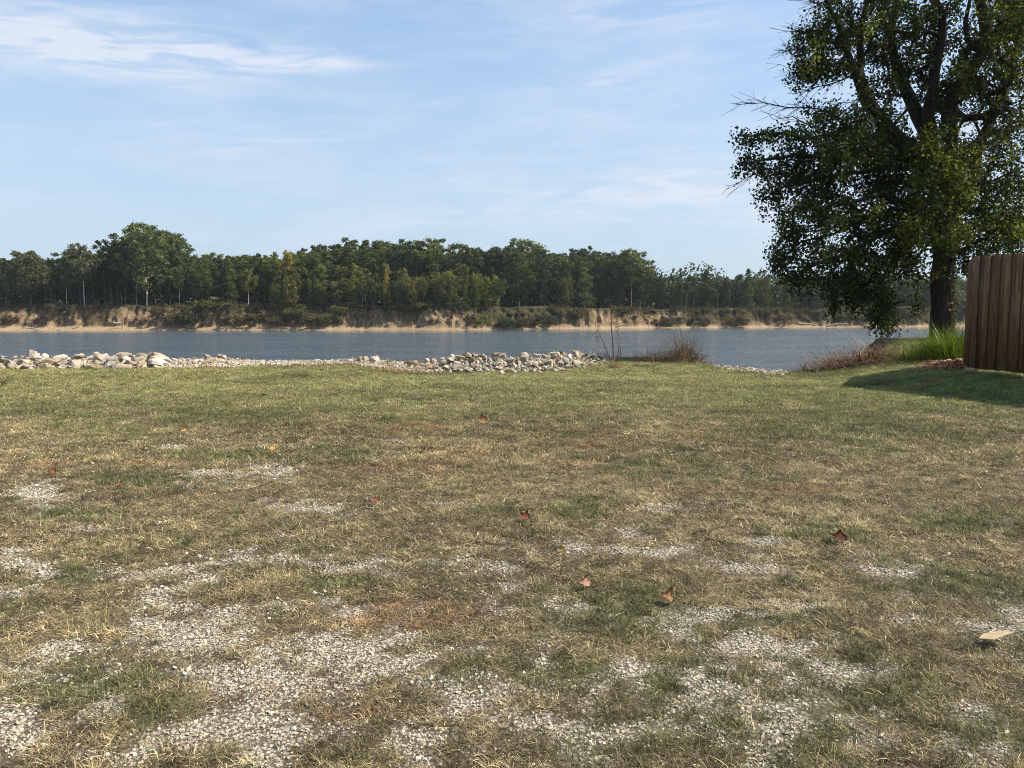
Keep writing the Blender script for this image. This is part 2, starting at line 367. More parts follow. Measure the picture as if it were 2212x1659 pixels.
REDD = [(890, 918, 120, 20, 1), (560, 888, 60, 8, .8), (600, 900, 130, 12, .5), (1560, 942, 150, 9, .6), (1230, 1005, 70, 8, .6), (1000, 980, 90, 10, .3), (110, 1005, 70, 8, .6), (1700, 1060, 260, 14, .45),
        (330, 1000, 90, 10, .4), (1280, 960, 120, 12, .4), (860, 1010, 200, 20, .35), (420, 1590, 60, 40, .7), (640, 1500, 160, 22, .5), (900, 1330, 200, 50, .6), (760, 1540, 120, 30, .6)]
def patch(P, u, v):
    g = np.full(u.shape, -1.0)
    for (a, b, rx, ry, k) in P:
        g = np.maximum(g, (1-np.sqrt(((u-a)/rx)**2+((v-b)/ry)**2)*.95)*k)
    return g
def masks(x, y):
    u, v = to_px(x, y, height(x, y))
    u = np.where(y > .8, u, 1e5); v = np.where(y > .8, v, 1e5)
    nl = fbm(x*1.6, y*1.6, 31, 4, .6)-.5; ns = fbm(x*6, y*6, 41, 3, .6)-.5
    base = -.58+.62*sstep(1000, 1600, np.where(v < 1e4, v, 1659))
    g = np.maximum(patch(GRAV, u, v)*.75, base)
    nt = fbm(x*17, y*17, 43, 2, .6)-.5
    gravel = sstep(-.04, .58, g*.95+nl*1.2+ns*1.5+nt*.9)*sstep(15.5, 13, y)
    gd = patch(GREEN, u, v)*.8
    far = sstep(960, 830, v)
    green = np.clip(sstep(-.25, .7, gd+nl*1.3+ns*.5)+far*(.62+nl*.9), 0, 1)
    red = sstep(-.1, .6, patch(REDD, u, v)+ns*.8+nl*.4)
    return gravel, green, red, far, u, v

xs = np.concatenate([-np.geomspace(400, 19, 26), np.arange(-18, 18.01, .075), np.geomspace(19, 400, 26)])
ys = np.concatenate([np.linspace(-80, 0.6, 26), np.arange(.8, 27, .075), np.linspace(27.5, 60, 24)])
GX, GY = np.meshgrid(xs, ys); GZ = height(GX, GY)
nx, ny = len(xs), len(ys)
ii = np.arange(ny-1)[:, None]*nx+np.arange(nx-1)[None, :]
FQ = np.stack([ii, ii+1, ii+nx+1, ii+nx], -1).reshape(-1, 4)
me = mesh_np('lawn_ground', np.stack([GX, GY, GZ], -1).reshape(-1, 3), FQ, [M_GROUND], True)
mg, mgn, mr, mf, _, _ = masks(GX.ravel(), GY.ravel())
pattr(me, 'mask', np.stack([mg, mgn, mr], -1), 'FLOAT_COLOR')
tag(obj('ground', me), kind='structure')

# water: one sheet
wv = [(-2500, 18, -4), (2500, 18, -4), (2500, 480, -4), (-2500, 480, -4)]
tag(obj('river_water', mesh_np('river_water', wv, [[0, 1, 2, 3]], [M_WATER])), kind='structure')

# ------------------------------------------------------------------ far bank
BX = np.array([-900, -170, -60, -20, 25, 60, 110, 200, 900], float); BY = np.array([250, 252, 254, 256, 276, 292, 300, 318, 340], float)
def byl(x): return np.interp(x, BX, BY)
def btop(x): return np.interp(x, [-900, -150, -20, 30, 60, 120, 900], [4.3, 4.1, 3.9, 3.7, 3.3, 3.0, 3.0])
def bank_pt(x, t):
    """t 0 under water .. 1 bank top .. beyond = metres of land"""
    x = np.asarray(x, float); t = np.asarray(t, float)
    wob = (fbm(x*.06, x*0+1, 3, 3)-.5)*7+(fbm(x*.35, x*0+5, 13, 3)-.5)*3.0
    yb = byl(x)+wob; zt = btop(x)+(fbm(x*.09, x*0, 23, 3)-.5)*1.6
    beach = np.interp(x, [-170, -70, -20, 20, 80, 200], [5.0, 4.0, 2.0, 1.2, 1.4, 1.0])
    k = np.clip(t, 0, 1)
    yy = np.where(k < .25, -3+(k/.25)*(3+beach), beach+((k-.25)/.75)*5.0)
    zz = np.where(k < .25, -4.6+(k/.25)*(1.0+.12*beach), -3.6+.12*beach+((k-.25)/.75)**.85*(zt+3.6-.12*beach))
    face = sstep(.25, .4, k)*sstep(1.05, .85, k)
    gul = (fbm(x*.9, k*3.5, 47, 4, .6)-.5)*3.4+(fbm(x*.28, k*4, 57, 3)-.5)*4.0
    yy = yy+gul*face
    land = np.maximum(t-1, 0)
    return x, yb+yy+land, zz+(fbm(x*.2, land*.2, 67, 3)-.5)*.5*sstep(0, 3, land)
bxs = np.concatenate([np.linspace(-900, -215, 30), np.arange(-210, 260, .45), np.linspace(262, 900, 30)])
bts = np.concatenate([np.linspace(0, 1, 20), [1.8, 3, 6, 12, 25, 60, 150, 500, 2500]])
BXg, BTg = np.meshgrid(bxs, bts); Bp = bank_pt(BXg, BTg)
nx, ny = len(bxs), len(bts); ii = np.arange(ny-1)[:, None]*nx+np.arange(nx-1)[None, :]
me = mesh_np('far_bank', np.stack(Bp, -1).reshape(-1, 3), np.stack([ii, ii+1, ii+nx+1, ii+nx], -1).reshape(-1, 4), [M_BANK], True)
x_, t_ = BXg.ravel(), BTg.ravel()
pu = 512+x_/np.maximum(byl(x_), 1)*F                                        # where along the bank, in frame pixels
sandy = sstep(.34, .2, t_)*np.interp(pu, [0, 300, 420, 500, 1000], [1, .8, .5, .75, .8])
vegp = np.interp(pu, [-50, 60, 130, 165, 200, 260, 300, 350, 390, 465, 480, 540, 600, 640, 700, 740, 1000], [.1, .15, .0, .2, .35, .3, .45, .2, 0, .05, .75, .7, .2, .1, .6, .6, .5])
veg = np.where(t_ > .97, 1, sstep(.55, .35, fbm(x_*.16, t_*2.2, 77, 4)+.25-vegp*.75)*sstep(.2, .5, t_)*.9)
veg = np.clip(veg+sstep(.86, .97, t_)+sstep(.45, .9, t_+(fbm(x_*.35, t_*3, 79, 4)-.5)*1.1)*np.interp(pu, [0, 150, 230, 340, 380, 470, 520, 1000], [.35, .4, .8, .7, .3, .3, .8, .8]), 0, 1)
pattr(me, 'mask', np.stack([sandy*(t_ < .5), veg, veg*0], -1), 'FLOAT_COLOR')
tag(obj('far_bank', me), kind='structure')

# ------------------------------------------------------------------ foliage builders
def leaf_quads(C, size, rng, droop=0.0, aspect=.62, flat=0.0):
    """kite-shaped leaves folded a little along the midrib; C (n,3) positions"""
    n = len(C)
    d = rng.normal(size=(n, 3)); d[:, 2] = d[:, 2]*(1-flat)-droop; d /= np.linalg.norm(d, axis=1, keepdims=True)+1e-9
    r = rng.normal(size=(n, 3)); s = np.cross(d, r); s /= np.linalg.norm(s, axis=1, keepdims=True)+1e-9
    nn = np.cross(d, s)
    L = (size*rng.uniform(.7, 1.3, n))[:, None]; W = L*aspect*.5
    a = C-d*L*.5; b = C+s*W+nn*L*.10-d*L*.05; c = C+d*L*.5; e = C-s*W+nn*L*.10-d*L*.05
    V = np.stack([a, b, c, e], 1).reshape(-1, 3)
    i = np.arange(n)[:, None]*4
    return V, np.hstack([i, i+1, i+2, i+3])
def crown_mesh(name, C, size, mat, rng, rnd=None, **kw):
    V, Fq = leaf_quads(C, size, rng, **kw)
    me = mesh_np(name, V, Fq, [mat])
    if rnd is None: rnd = rng.random(len(C))
    pattr(me, 'rnd', np.repeat(rnd, 4)); return me
def ball(rng, n, r):
    p = rng.normal(size=(n, 3)); p /= np.linalg.norm(p, axis=1, keepdims=True); return p*(rng.random(n)**.45)[:, None]*np.asarray(r)

def far_tree(kind, seed):
    """unit-ish tree about 20 m tall: returns trunk mesh, crown mesh"""
    r = np.random.default_rng(seed); tb = TB(); C = []; RN = []
    def clump(c, rr, n, t=.5):
        # a clump is itself a few smaller sprays
        rr = rr*1.25; k = max(4, int(rr*4))
        sub = c+ball(r, k, (rr, rr, rr*.75))*.8
        for q in sub:
            m = n//k
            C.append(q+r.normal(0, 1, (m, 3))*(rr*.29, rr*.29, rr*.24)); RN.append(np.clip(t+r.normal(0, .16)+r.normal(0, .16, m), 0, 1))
    H = 20.0
    if kind in ('broad', 'tall'):
        base = .22 if kind == 'broad' else .42
        lean = r.normal(0, .5, 2); top = np.array([lean[0], lean[1], H*.86])
        zz = np.linspace(0, 1, 9); P = np.array([[lean[0]*q*q+.12*math.sin(q*9+seed), lean[1]*q*q, H*.86*q] for q in zz]); tb.tube(P, .20*(1-zz*.85), 6)
        def env(q): return max(.12, math.sin(math.pi*min(1, .12+.80*q)))**.7*(4.7 if kind == 'broad' else 3.7)
        nb = 64 if kind == 'broad' else 44
        ph = r.uniform(0, 6.28, 3)
        for b in range(nb):
            q = (b+r.random())/nb; a = b*2.4+r.uniform(-.6, .6)
            hgt = base+(1-base)*q; e = env(1-q*.92)*(1+.34*math.sin(2*a+ph[0]+q*5)+.2*math.sin(5*a+ph[1]))*r.uniform(.45, 1.2)
            ax = np.array([lean[0]*hgt**2, lean[1]*hgt**2, H*hgt*.97])
            c = ax+np.array([math.cos(a)*e, math.sin(a)*e, r.normal(0, .5)])
            if b % 3 == 0:
                p0 = ax-[0, 0, e*.55]; p0[2] = max(p0[2], H*.1); tb.tube([p0, (p0+c)/2-[0, 0, .2], c], [.07, .045, .02], 4)
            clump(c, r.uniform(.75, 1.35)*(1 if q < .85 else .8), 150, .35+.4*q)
        for k in range(5):
            clump(top+np.array([r.normal(0, 1.3), r.normal(0, 1.3), r.uniform(-.6, 1.9)]), r.uniform(.6, 1.0), 80, .75)
    elif kind == 'column':
        zz = np.linspace(0, 1, 7); tb.tube(np.array([[.2*math.sin(q*7), 0, H*.9*q] for q in zz]), .18*(1-zz*.85), 5)
        for b in range(34):
            q = .06+.92*(b+r.random())/34; a = r.uniform(0, 6.28); w_ = 3.0*max(.1, 1-q)**.5*r.uniform(.2, 1.15)*(1+.4*math.sin(q*11+seed))
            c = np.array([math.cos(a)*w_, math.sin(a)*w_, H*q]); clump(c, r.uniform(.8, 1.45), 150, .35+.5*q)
    elif kind == 'conic':
        zz = np.linspace(0, 1, 7); tb.tube(np.array([[0, 0, H*.97*q] for q in zz]), .2*(1-zz*.9), 5)
        for b in range(46):
            q = .08+.9*(b/46); a = b*2.4; w_ = 3.1*(1-q)**.8*r.uniform(.55, 1.05)+.15
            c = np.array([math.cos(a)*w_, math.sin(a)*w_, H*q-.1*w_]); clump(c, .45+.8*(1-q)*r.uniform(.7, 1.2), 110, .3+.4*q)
        clump(np.array([0, 0, H*.97]), .4, 40)
    elif kind == 'bush':                                                     # 4 m tall mound
        for b in range(20):
            a = r.uniform(0, 6.28); q = r.random()**.6*3.2; z = r.uniform(.2, 1)*3.4*(1-(q/3.9)**2)
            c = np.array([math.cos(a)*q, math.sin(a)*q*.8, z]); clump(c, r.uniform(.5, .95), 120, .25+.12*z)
        for b in range(9):
            a = r.uniform(0, 6.28); e = np.array([math.cos(a)*2, math.sin(a)*1.6, r.uniform(1.5, 3)]); tb.tube([(0, 0, -.4), e*.5, e], [.07, .05, .02], 4)
    C = np.concatenate(C); RN = np.concatenate(RN)
    size = .46 if kind != 'bush' else .30
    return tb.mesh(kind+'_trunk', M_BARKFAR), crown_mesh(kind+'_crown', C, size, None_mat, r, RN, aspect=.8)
None_mat = leafmat('wood_foliage_green', (.032, .054, .020), (.105, .135, .046), .25, .6, .7)
FOL = {'green': None_mat,
       'olive': leafmat('wood_foliage_olive', (.050, .062, .020), (.155, .165, .050), .25, .6, .5),
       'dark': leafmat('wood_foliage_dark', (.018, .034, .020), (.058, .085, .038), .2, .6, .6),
       'grey': leafmat('wood_foliage_greygreen', (.045, .055, .030), (.125, .135, .070), .25, .6, .4),
       'yellow': leafmat('wood_foliage_yellow', (.15, .13, .025), (.34, .28, .05), .3, .6, .3),
       'lime': leafmat('wood_foliage_lime', (.085, .115, .018), (.21, .24, .045), .3, .6, .3),
       'brush': leafmat('brush_foliage', (.045, .042, .022), (.13, .115, .058), .2, .7, .5)}
VAR = {k: [far_tree(k, 100+i*7+hash(k) % 1) for i in range(n)] for k, n in (('broad', 5), ('tall', 4), ('column', 4), ('conic', 3), ('bush', 5))}
NAT = {'broad': 20., 'tall': 20., 'column': 20., 'conic': 20., 'bush': 4.}
def place_tree(kind, fol, name, loc, hgt, label, cat, group, wid=1.0, trunk=None, i=None):
    tm, cmh = VAR[kind][random.randrange(len(VAR[kind])) if i is None else i]
    s = hgt/NAT[kind]; o = empty(name, loc, random.uniform(0, 6.28), (s*wid, s*wid, s)); tag(o, label, cat, group)
    a = obj('trunk' if kind != 'bush' else 'stems', tm, o); b = obj('crown' if kind != 'bush' else 'foliage', cmh, o)
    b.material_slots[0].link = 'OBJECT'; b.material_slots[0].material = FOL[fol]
    if trunk: a.material_slots[0].link = 'OBJECT'; a.material_slots[0].material = trunk
    return o
def land_z(x, y): return float(btop(x))-.1
SKX = [-200, 0, 30, 60, 100, 130, 165, 190, 215, 240, 265, 290, 330, 370, 395, 410, 440, 480, 520, 580, 610, 640, 680, 720, 800, 855, 900, 945, 975, 1000, 1030, 1060, 1100, 1150, 1190, 1215, 1250, 1300, 1350, 1380, 1400, 1450, 1500, 1520, 1560, 1610, 1650, 1700, 1800, 2300]
SKY_ = [555, 562, 545, 540, 550, 575, 538, 530, 545, 532, 515, 495, 490, 495, 515, 540, 545, 547, 537, 548, 552, 530, 522, 522, 526, 515, 525, 519, 528, 542, 530, 524, 520, 523, 532, 545, 540, 545, 540, 546, 582, 592, 592, 588, 602, 590, 598, 602, 600, 600]
def topz(px, Y): return EYE+(HOR-np.interp(px*2.16, SKX, SKY_)/2.16)/F*Y
def zone(px):
    d = px*2.16
    if d < 420: return 'above the bare sandy bank'
    if d < 640: return 'above the bushy stretch of bank'
    if d < 1100: return 'behind the young olive trees'
    if d < 1400: return 'above the brushy dark bank'
    return 'in the low tree line'
G_W = 'trees of the wood across the river'
random.seed(21)
# distinct trees first: (px_disp, top_disp, depth beyond bank, kind, foliage, width, trunk, label)
DIST = [(322, 486, 7, 'broad', 'green', 1.12, M_PALE, 'tallest broad tree of the wood, rising with pale trunk above the bare sandy bank', 0),
        (268, 520, 12, 'broad', 'dark', 1.1, None, 'dark tree pressed against the open side of the tallest tree', 1),
        (188, 528, 5, 'tall', 'grey', .95, M_PALE, 'slim tree with pale forked trunk and round grey-green crown above the sandy bank', 1),
        (150, 560, 4, 'tall', 'grey', .7, M_PALE, 'thin tree with bright white trunk and sparse small crown beside forked pale tree', 2),
        (72, 540, 4, 'broad', 'grey', 1.15, None, 'wide grey-green tree reaching to the ground at the open end of the sandy bank', 2),
        (20, 560, 5, 'broad', 'grey', 1.0, None, 'grey-green tree half cut by the edge of the photo above the sandy bank', 3),
        (392, 575, 4, 'tall', 'green', .7, M_PALE, 'small tree with twisted pale trunk just past the tallest tree', 0),
        (540, 580, 3, 'tall', 'olive', .9, M_PALE, 'olive tree with thin pale leaning trunk above the bushy bank', 3),
        (625, 545, 9, 'column', 'yellow', .9, None, 'yellow-orange tree peeking over the wood beside the tall dark crowns', 0),
        (600, 548, 11, 'column', 'lime', .8, None, 'yellowish tree touching the yellow-orange one', 1),
        (698, 572, 2, 'column', 'lime', 1.0, None, 'pale lime young tree among the young olive trees nearest the yellow one', 2),
        (768, 573, 2, 'column', 'lime', .8, None, 'second pale lime young tree, thinner, among the young olive trees', 3),
        (836, 583, 1, 'column', 'yellow', .5, None, 'very thin yellow young tree standing among the young olive trees', 1),
        (1072, 598, 1, 'column', 'lime', .8, None, 'lime green tree at the end of the young olive trees, over the bare cliff end', 0),
        (1222, 600, 2, 'broad', 'olive', .8, None, 'olive tree with drooping crown above the brushy bank after the bare cliff', 0),
        (1362, 540, 9, 'tall', 'green', 1.1, None, 'high round-topped tree where the tall wood ends and the low tree line begins', 2),
        (1522, 582, 4, 'conic', 'dark', 1.0, None, 'pointed dark evergreen, the tallest in the low tree line', 0),
        (1612, 580, 3, 'conic', 'green', 1.1, None, 'pointed green tree lit on one side in the low tree line', 1),
        (1645, 596, 5, 'broad', 'olive', .7, None, 'small olive tree touching the lit pointed tree', 1),
        (1788, 590, 3, 'broad', 'brush', .8, None, 'brownish thin tree seen under the hanging branches of the big tree', 2)]
for (dx, ty, dep, kind, fol, wd, trk, lab, vi) in DIST:
    px = dx/2.16; Y = 262.0
    for _ in range(4): Y = float(byl((px-512)/F*Y))+7+dep
    x = (px-512)/F*Y; z = land_z(x, Y); top = EYE+(HOR-ty/2.16)/F*Y
    place_tree(kind, fol, 'tree', (x, Y, z), (top-z)*1.0, lab, 'tree', G_W, wd, trk, vi)
# rows of the wood
rows = [(10, 11.0, .80, 1.0, .5), (19, 7.0, .93, .0, .7), (29, 7.4, 1.0, 0, 1), (42, 7.4, .90, 0, 1)]
for ri, (dep, spc, hf, _, wv_) in enumerate(rows):
    x = -195.0
    while x < 225:
        Y = float(byl(x))+6+dep+random.uniform(-3.5, 3.5); px = 512+x/Y*F; d = px*2.16
        if ri == 0 and (600 < d < 1120 or d < 430): x += spc; continue
        z = land_z(x, Y); tz = float(topz(px, Y)); h = (tz-z)*hf*random.uniform(.86, 1.02)
        if ri >= 2 and 640 < d < 1400: h = (tz-z)*(hf if ri == 3 else 1)*random.uniform(.84, 1.05)
        low = d > 1400
        if low: kind, fol = random.choice([('conic', 'dark'), ('column', 'dark'), ('broad', 'dark'), ('conic', 'green'), ('column', 'green')])
        else:
            kind = random.choice(['broad', 'broad', 'tall']) if ri else random.choice(['broad', 'column'])
            fol = random.choice(['green', 'green', 'dark']) if ri < 2 else random.choice(['dark', 'green', 'dark'])
        look = {'dark': 'dark green', 'green': 'mid green'}[fol]
        shape = {'broad': 'spreading', 'tall': 'high-crowned', 'column': 'narrow', 'conic': 'pointed'}[kind]
        pos = ['front row', 'second row', 'back rows', 'back rows'][ri]
        place_tree(kind, fol, 'tree', (x, Y, z), h, f'{look} {shape} tree, {pos}, {zone(px)}', 'tree', G_W, (1.05 if not low else 1.35)*random.uniform(.85, 1.25))
        x += spc*random.uniform(.7, 1.25)*(.8 if low else 1)
# young olive trees in front, between the yellow tree and the brushy bank
for ri, (dep, spc, tp) in enumerate([(1.5, 4.3, 600), (6, 5.0, 578)]):
    x = (600/2.16-512)/F*262
    while True:
        Y = float(byl(x))+4.5+dep+random.uniform(-1, 1); px = 512+x/Y*F
        if px*2.16 > 1090: break
        z = land_z(x, Y)-.3; top = EYE+(HOR-(tp+random.uniform(-10, 22))/2.16)/F*Y
        fol = random.choice(['olive', 'olive', 'green', 'olive', 'lime' if random.random() < .25 else 'olive'])
        place_tree(random.choice(['column', 'broad', 'tall', 'broad']), fol, 'tree', (x, Y, z), top-z,
                   f'{dict(olive="olive green", green="mid green", lime="lime green")[fol]} young tree, {"front" if ri == 0 else "second"} row above the bare cliff', 'tree', 'young trees along the cliff top', random.uniform(.8, 1.15))
        x += spc*random.uniform(.75, 1.25)
# bushes on and along the far bank: (disp x, y of foot, height m, width, foliage, label)
BUSH = [(125, 668, 3.6, 1.2, 'brush', 'dark bush growing on the sandy face below the white-trunked tree'), (205, 664, 2.6, 1.0, 'brush', 'small bush on the lip of the sandy bank under the forked pale tree'),
        (380, 694, 4.6, 1.4, 'brush', 'large round bush covering the sandy face just past the tallest tree'), (420, 690, 4.9, 1.5, 'grey', 'widest leafy bush spilling over the bushy bank'),
        (450, 664, 4.6, 1.8, 'olive', 'spreading olive shrub on the bank top above the widest leafy bush'), (505, 694, 3.6, 1.3, 'brush', 'round dark bush between two bare patches of bank'),
        (345, 676, 3.2, 1.2, 'brush', 'low bush at the foot of the tallest tree'), (560, 690, 3.8, 1.5, 'brush', 'brown-green bush hanging down the bushy bank'), (600, 696, 3.0, 1.6, 'brush', 'low brown bush near the waterline before the cliff'),
        (640, 680, 4.6, 1.4, 'olive', 'olive shrub below the yellow-orange tree'), (680, 696, 4.4, 1.4, 'brush', 'dark shrub at the start of the bare cliff'), (715, 694, 4.2, 1.2, 'green', 'green shrub leaning over the bare cliff start'),
        (745, 672, 3.6, 1.5, 'olive', 'olive shrub on the cliff top under the lime trees'), (860, 664, 3.4, 1.6, 'green', 'green shrub on the middle of the cliff top'), (920, 662, 3.2, 1.6, 'olive', 'olive shrub under the young trees near the cliff end'),
        (985, 664, 3.4, 1.5, 'dark', 'dark shrub on the cliff end'), (1015, 698, 3.2, 1.1, 'brush', 'brown bush at the foot of the cliff end'), (1045, 701, 4.3, .8, 'lime', 'bright lime bush at the waterline after the cliff'),
        (1085, 702, 4.3, 1.3, 'dark', 'dark bush beside the bright lime bush'), (1130, 702, 4.6, 1.5, 'brush', 'brown-green bush in the middle of the brushy bank'), (1175, 698, 4.6, 1.4, 'dark', 'dark tall bush on the brushy bank under the drooping olive tree'),
        (1240, 680, 3.2, 1.6, 'brush', 'low brush above the second bare cliff'), (1330, 672, 3.0, 1.8, 'brush', 'flat brush on the lip of the second bare cliff'), (1425, 700, 4.3, 1.2, 'brush', 'dark bush ending the second bare cliff'),
        (1465, 701, 4.0, 1.4, 'grey', 'grey-green bush behind the dry weed tower'), (1500, 700, 4.4, 1.2, 'brush', 'brown bush to the far side of the grey-green bush'), (1590, 700, 5.0, 1.3, 'brush', 'bare-stemmed brown bush standing alone at the far waterline'),
        (1690, 690, 3.0, 1.6, 'brush', 'low brown brush before the bank rocks'), (1830, 690, 5.4, 1.5, 'brush', 'pale brown brush glowing under the hanging branches'), (1880, 680, 5.0, 1.6, 'grey', 'grey bush behind the hanging foliage'),
        (1950, 680, 4.4, 1.8, 'brush', 'brown brush between hanging foliage and big trunk'), (2075, 660, 11, 1.0, 'grey', 'tall grey-brown shrub seen between the big trunk and the fence'), (30, 690, 2.8, 1.2, 'brush', 'low brush on the sandy bank at the very end of the view')]
for (dx, fy, h, wd, fol, lab) in BUSH:
    px = dx/2.16; Y = 262.0
    for _ in range(4): Y = float(byl((px-512)/F*Y))+3.5+(3.2 if fy < 675 else (1.5 if fy < 692 else -.5))
    x = (px-512)/F*Y; z = EYE+(HOR-fy/2.16)/F*Y
    place_tree('bush', fol, 'bush', (x, Y, z-.6), h*1.1, lab, 'bush', 'bushes on the far bank', wd*1.0)
# understorey filling the gloom between trunks, one mass
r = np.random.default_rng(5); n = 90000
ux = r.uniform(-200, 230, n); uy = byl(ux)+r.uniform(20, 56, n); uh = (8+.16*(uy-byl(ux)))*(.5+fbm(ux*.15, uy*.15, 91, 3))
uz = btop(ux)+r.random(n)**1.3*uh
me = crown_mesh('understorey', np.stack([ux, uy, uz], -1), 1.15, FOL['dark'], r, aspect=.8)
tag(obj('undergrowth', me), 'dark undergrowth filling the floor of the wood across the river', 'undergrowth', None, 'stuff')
# ragged brush and dangling roots along the lip of the bank
n = 60000
ux = r.uniform(-200, 230, n); ux += (fbm(ux*.2, ux*0, 95, 2)-.5)*4
keep = fbm(ux*.12, ux*0, 97, 3) > .36; ux = ux[keep]; n = len(ux)
tt = .78+.27*r.random(n)**.7-.50*(r.random(n)**2.2)*(fbm(ux*.3, ux*0, 99, 3) > .5); P = bank_pt(ux, tt)
me = crown_mesh('bank_brush', np.stack([P[0], P[1]-.3*r.random(n), P[2]+r.random(n)*.9], -1), .34, FOL['brush'], r, droop=.4)
tag(obj('bank_vegetation', me), 'brown and green brush trailing over the lip of the far bank', 'undergrowth', None, 'stuff')

# slim trunks of the dim wood at the left
tb_m = []
for i in range(3):
    tb = TB(); rr = np.random.default_rng(40+i); zz = np.linspace(0, 1, 8)
    P = np.stack([.25*np.sin(zz*5+i)+zz*rr.normal(0, .5), .1*zz, 13*zz], -1); tb.tube(P, .15*(1-.6*zz), 5)
    for b in range(5):
        q = rr.uniform(.45, .95); a = rr.uniform(0, 6.28); p0 = np.array([.25*math.sin(q*5+i), .1*q, 13*q]); p1 = p0+np.array([math.cos(a)*1.6, math.sin(a)*1.6, 1.5]); tb.tube([p0, (p0+p1)/2+[0, 0, .1], p1], [.06, .04, .02], 4)
    cc = np.array([0, 0, 12.5])+ball(rr, 900, (2.2, 2.2, 2.2))
    tb_m.append((tb.mesh('slim_trunk', M_BARKFAR), crown_mesh('slim_crown', cc, .4, FOL['dark'], rr, aspect=.8)))
for i, dx in enumerate([105, 118, 232, 246, 258, 276, 300, 340, 352, 372, 410, 436, 455, 560, 575, 1480, 1548, 1572]):
    px = dx/2.16; Y = float(byl((px-512)/F*262))+11+random.uniform(0, 5); x = (px-512)/F*Y
    o = empty('slim_tree', (x, Y, land_z(x, Y)-.2), random.uniform(0, 6), random.uniform(.6, .85))
    tag(o, f'slim grey trunk in the gloom {zone(px)}', 'tree', 'slim trunks in the far wood')
    tm, cmh = tb_m[i % 3]; obj('trunk', tm, o); obj('crown', cmh, o)

# driftwood, snags and rocks on the far waterline
def log_mesh(seed, L=6.0, R=.28):
    rr = np.random.default_rng(seed); tb = TB(); zz = np.linspace(0, 1, 9)
    P = np.stack([L*(zz-.5), .15*np.sin(zz*4), .12*np.sin(zz*7+seed)], -1); tb.tube(P, R*(1-.5*zz)*(1+.12*rr.normal(size=9)), 7)
    for k in range(3):
        q = rr.uniform(.3, .9); p0 = np.array([L*(q-.5), 0, .05]); p1 = p0+np.array([rr.uniform(.2, .9), rr.uniform(-.4, .4), rr.uniform(.5, 1.2)]); tb.tube([p0, p1], [R*.35, .03], 5)
    return tb.mesh('log', M_DRIFT)
for i, (dx, fy, rz, L, lab) in enumerate([(82, 710, .35, 9, 'long pale driftwood log at the foot of the sandy bank'), (150, 710, .3, 6, 'shorter driftwood log beyond the long pale one'),
                                          (255, 697, 1.3, 4, 'driftwood branch leaning on the sandy face'), (1340, 704, -.15, 8, 'thin log lying on the pale beach strip'), (1740, 700, .1, 7, 'thick dark log on the far waterline under the big tree'), (1805, 701, -.1, 8, 'second thick log on the far waterline nearer the hanging foliage')]):
    px = dx/2.16; Y = float(byl((px-512)/F*262))+.5; x = (px-512)/F*Y; z = EYE+(HOR-fy/2.16)/F*Y
    o = obj('log', log_mesh(i, L, .28 if i < 4 else .5)); o.location = (x, Y, max(z, -3.9)); o.rotation_euler = (0, -.12 if i % 2 else .1, rz); tag(o, lab, 'log')
tb = TB(); tb.tube([(0, 0, -.5), (.05, 0, 2.5), (0, 0, 5.4)], [.20, .17, .12], 6); tb.tube([(0, 0, 3.8), (.6, 0, 5.0)], [.08, .03], 5)
px = 268/2.16; Y = 255.; x = (px-512)/F*Y; o = obj('dead_snag', tb.mesh('snag', M_DRIFT)); o.location = (x, Y, -4); tag(o, 'upright dead snag standing in front of the sandy face', 'dead tree')

# ------------------------------------------------------------------ rocks
def hull(seed, n=15, e=(1, .8, .62), bev=.05):
    rr = np.random.default_rng(seed); bm = bmesh.new()
    for p in rr.normal(size=(n, 3)):
        p = p/np.linalg.norm(p)*(1+rr.normal()*.10)*np.array(e)*.5; bm.verts.new(p)
    res = bmesh.ops.convex_hull(bm, input=bm.verts)
    for g in res['geom_interior']:
        if isinstance(g, bmesh.types.BMVert) and g.is_valid: bm.verts.remove(g)
    if bev: bmesh.ops.bevel(bm, geom=list(bm.edges), offset=bev*.5, segments=1, affect='EDGES', clamp_overlap=True)
    return bm
def rock_mesh(seed, **kw):
    bm = hull(seed, **kw); me = bpy.data.meshes.new('rock'); bm.to_mesh(me); bm.free(); me.materials.append(M_ROCK); return me
ROCKS = [rock_mesh(s, n=random.randint(9, 14), bev=.03, e=(1, random.uniform(.65, .95), random.uniform(.55, .85))) for s in range(14)]
random.seed(3)
def rock(dx, Y, size, lift, label, group):
    x = (dx/2.16-512)/F*Y; z = float(height(x, Y))+lift
    o = obj('rock', random.choice(ROCKS)); o.location = (x, Y, z+size*.14)
    o.scale = (size, size*random.uniform(.8, 1.1), size*random.uniform(.7, .95)); o.rotation_euler = (random.uniform(-.5, .5), random.uniform(-.5, .5), random.uniform(0, 6.28))
    tag(o, label, 'rock', group)
def szl(s, big, mid): return 'large' if s > big else ('medium' if s > mid else 'small')
def edge_at(dx):
    Y = 20.5
    for _ in range(3): Y = float(edge((dx/2.16-512)/F*Y))
    return Y
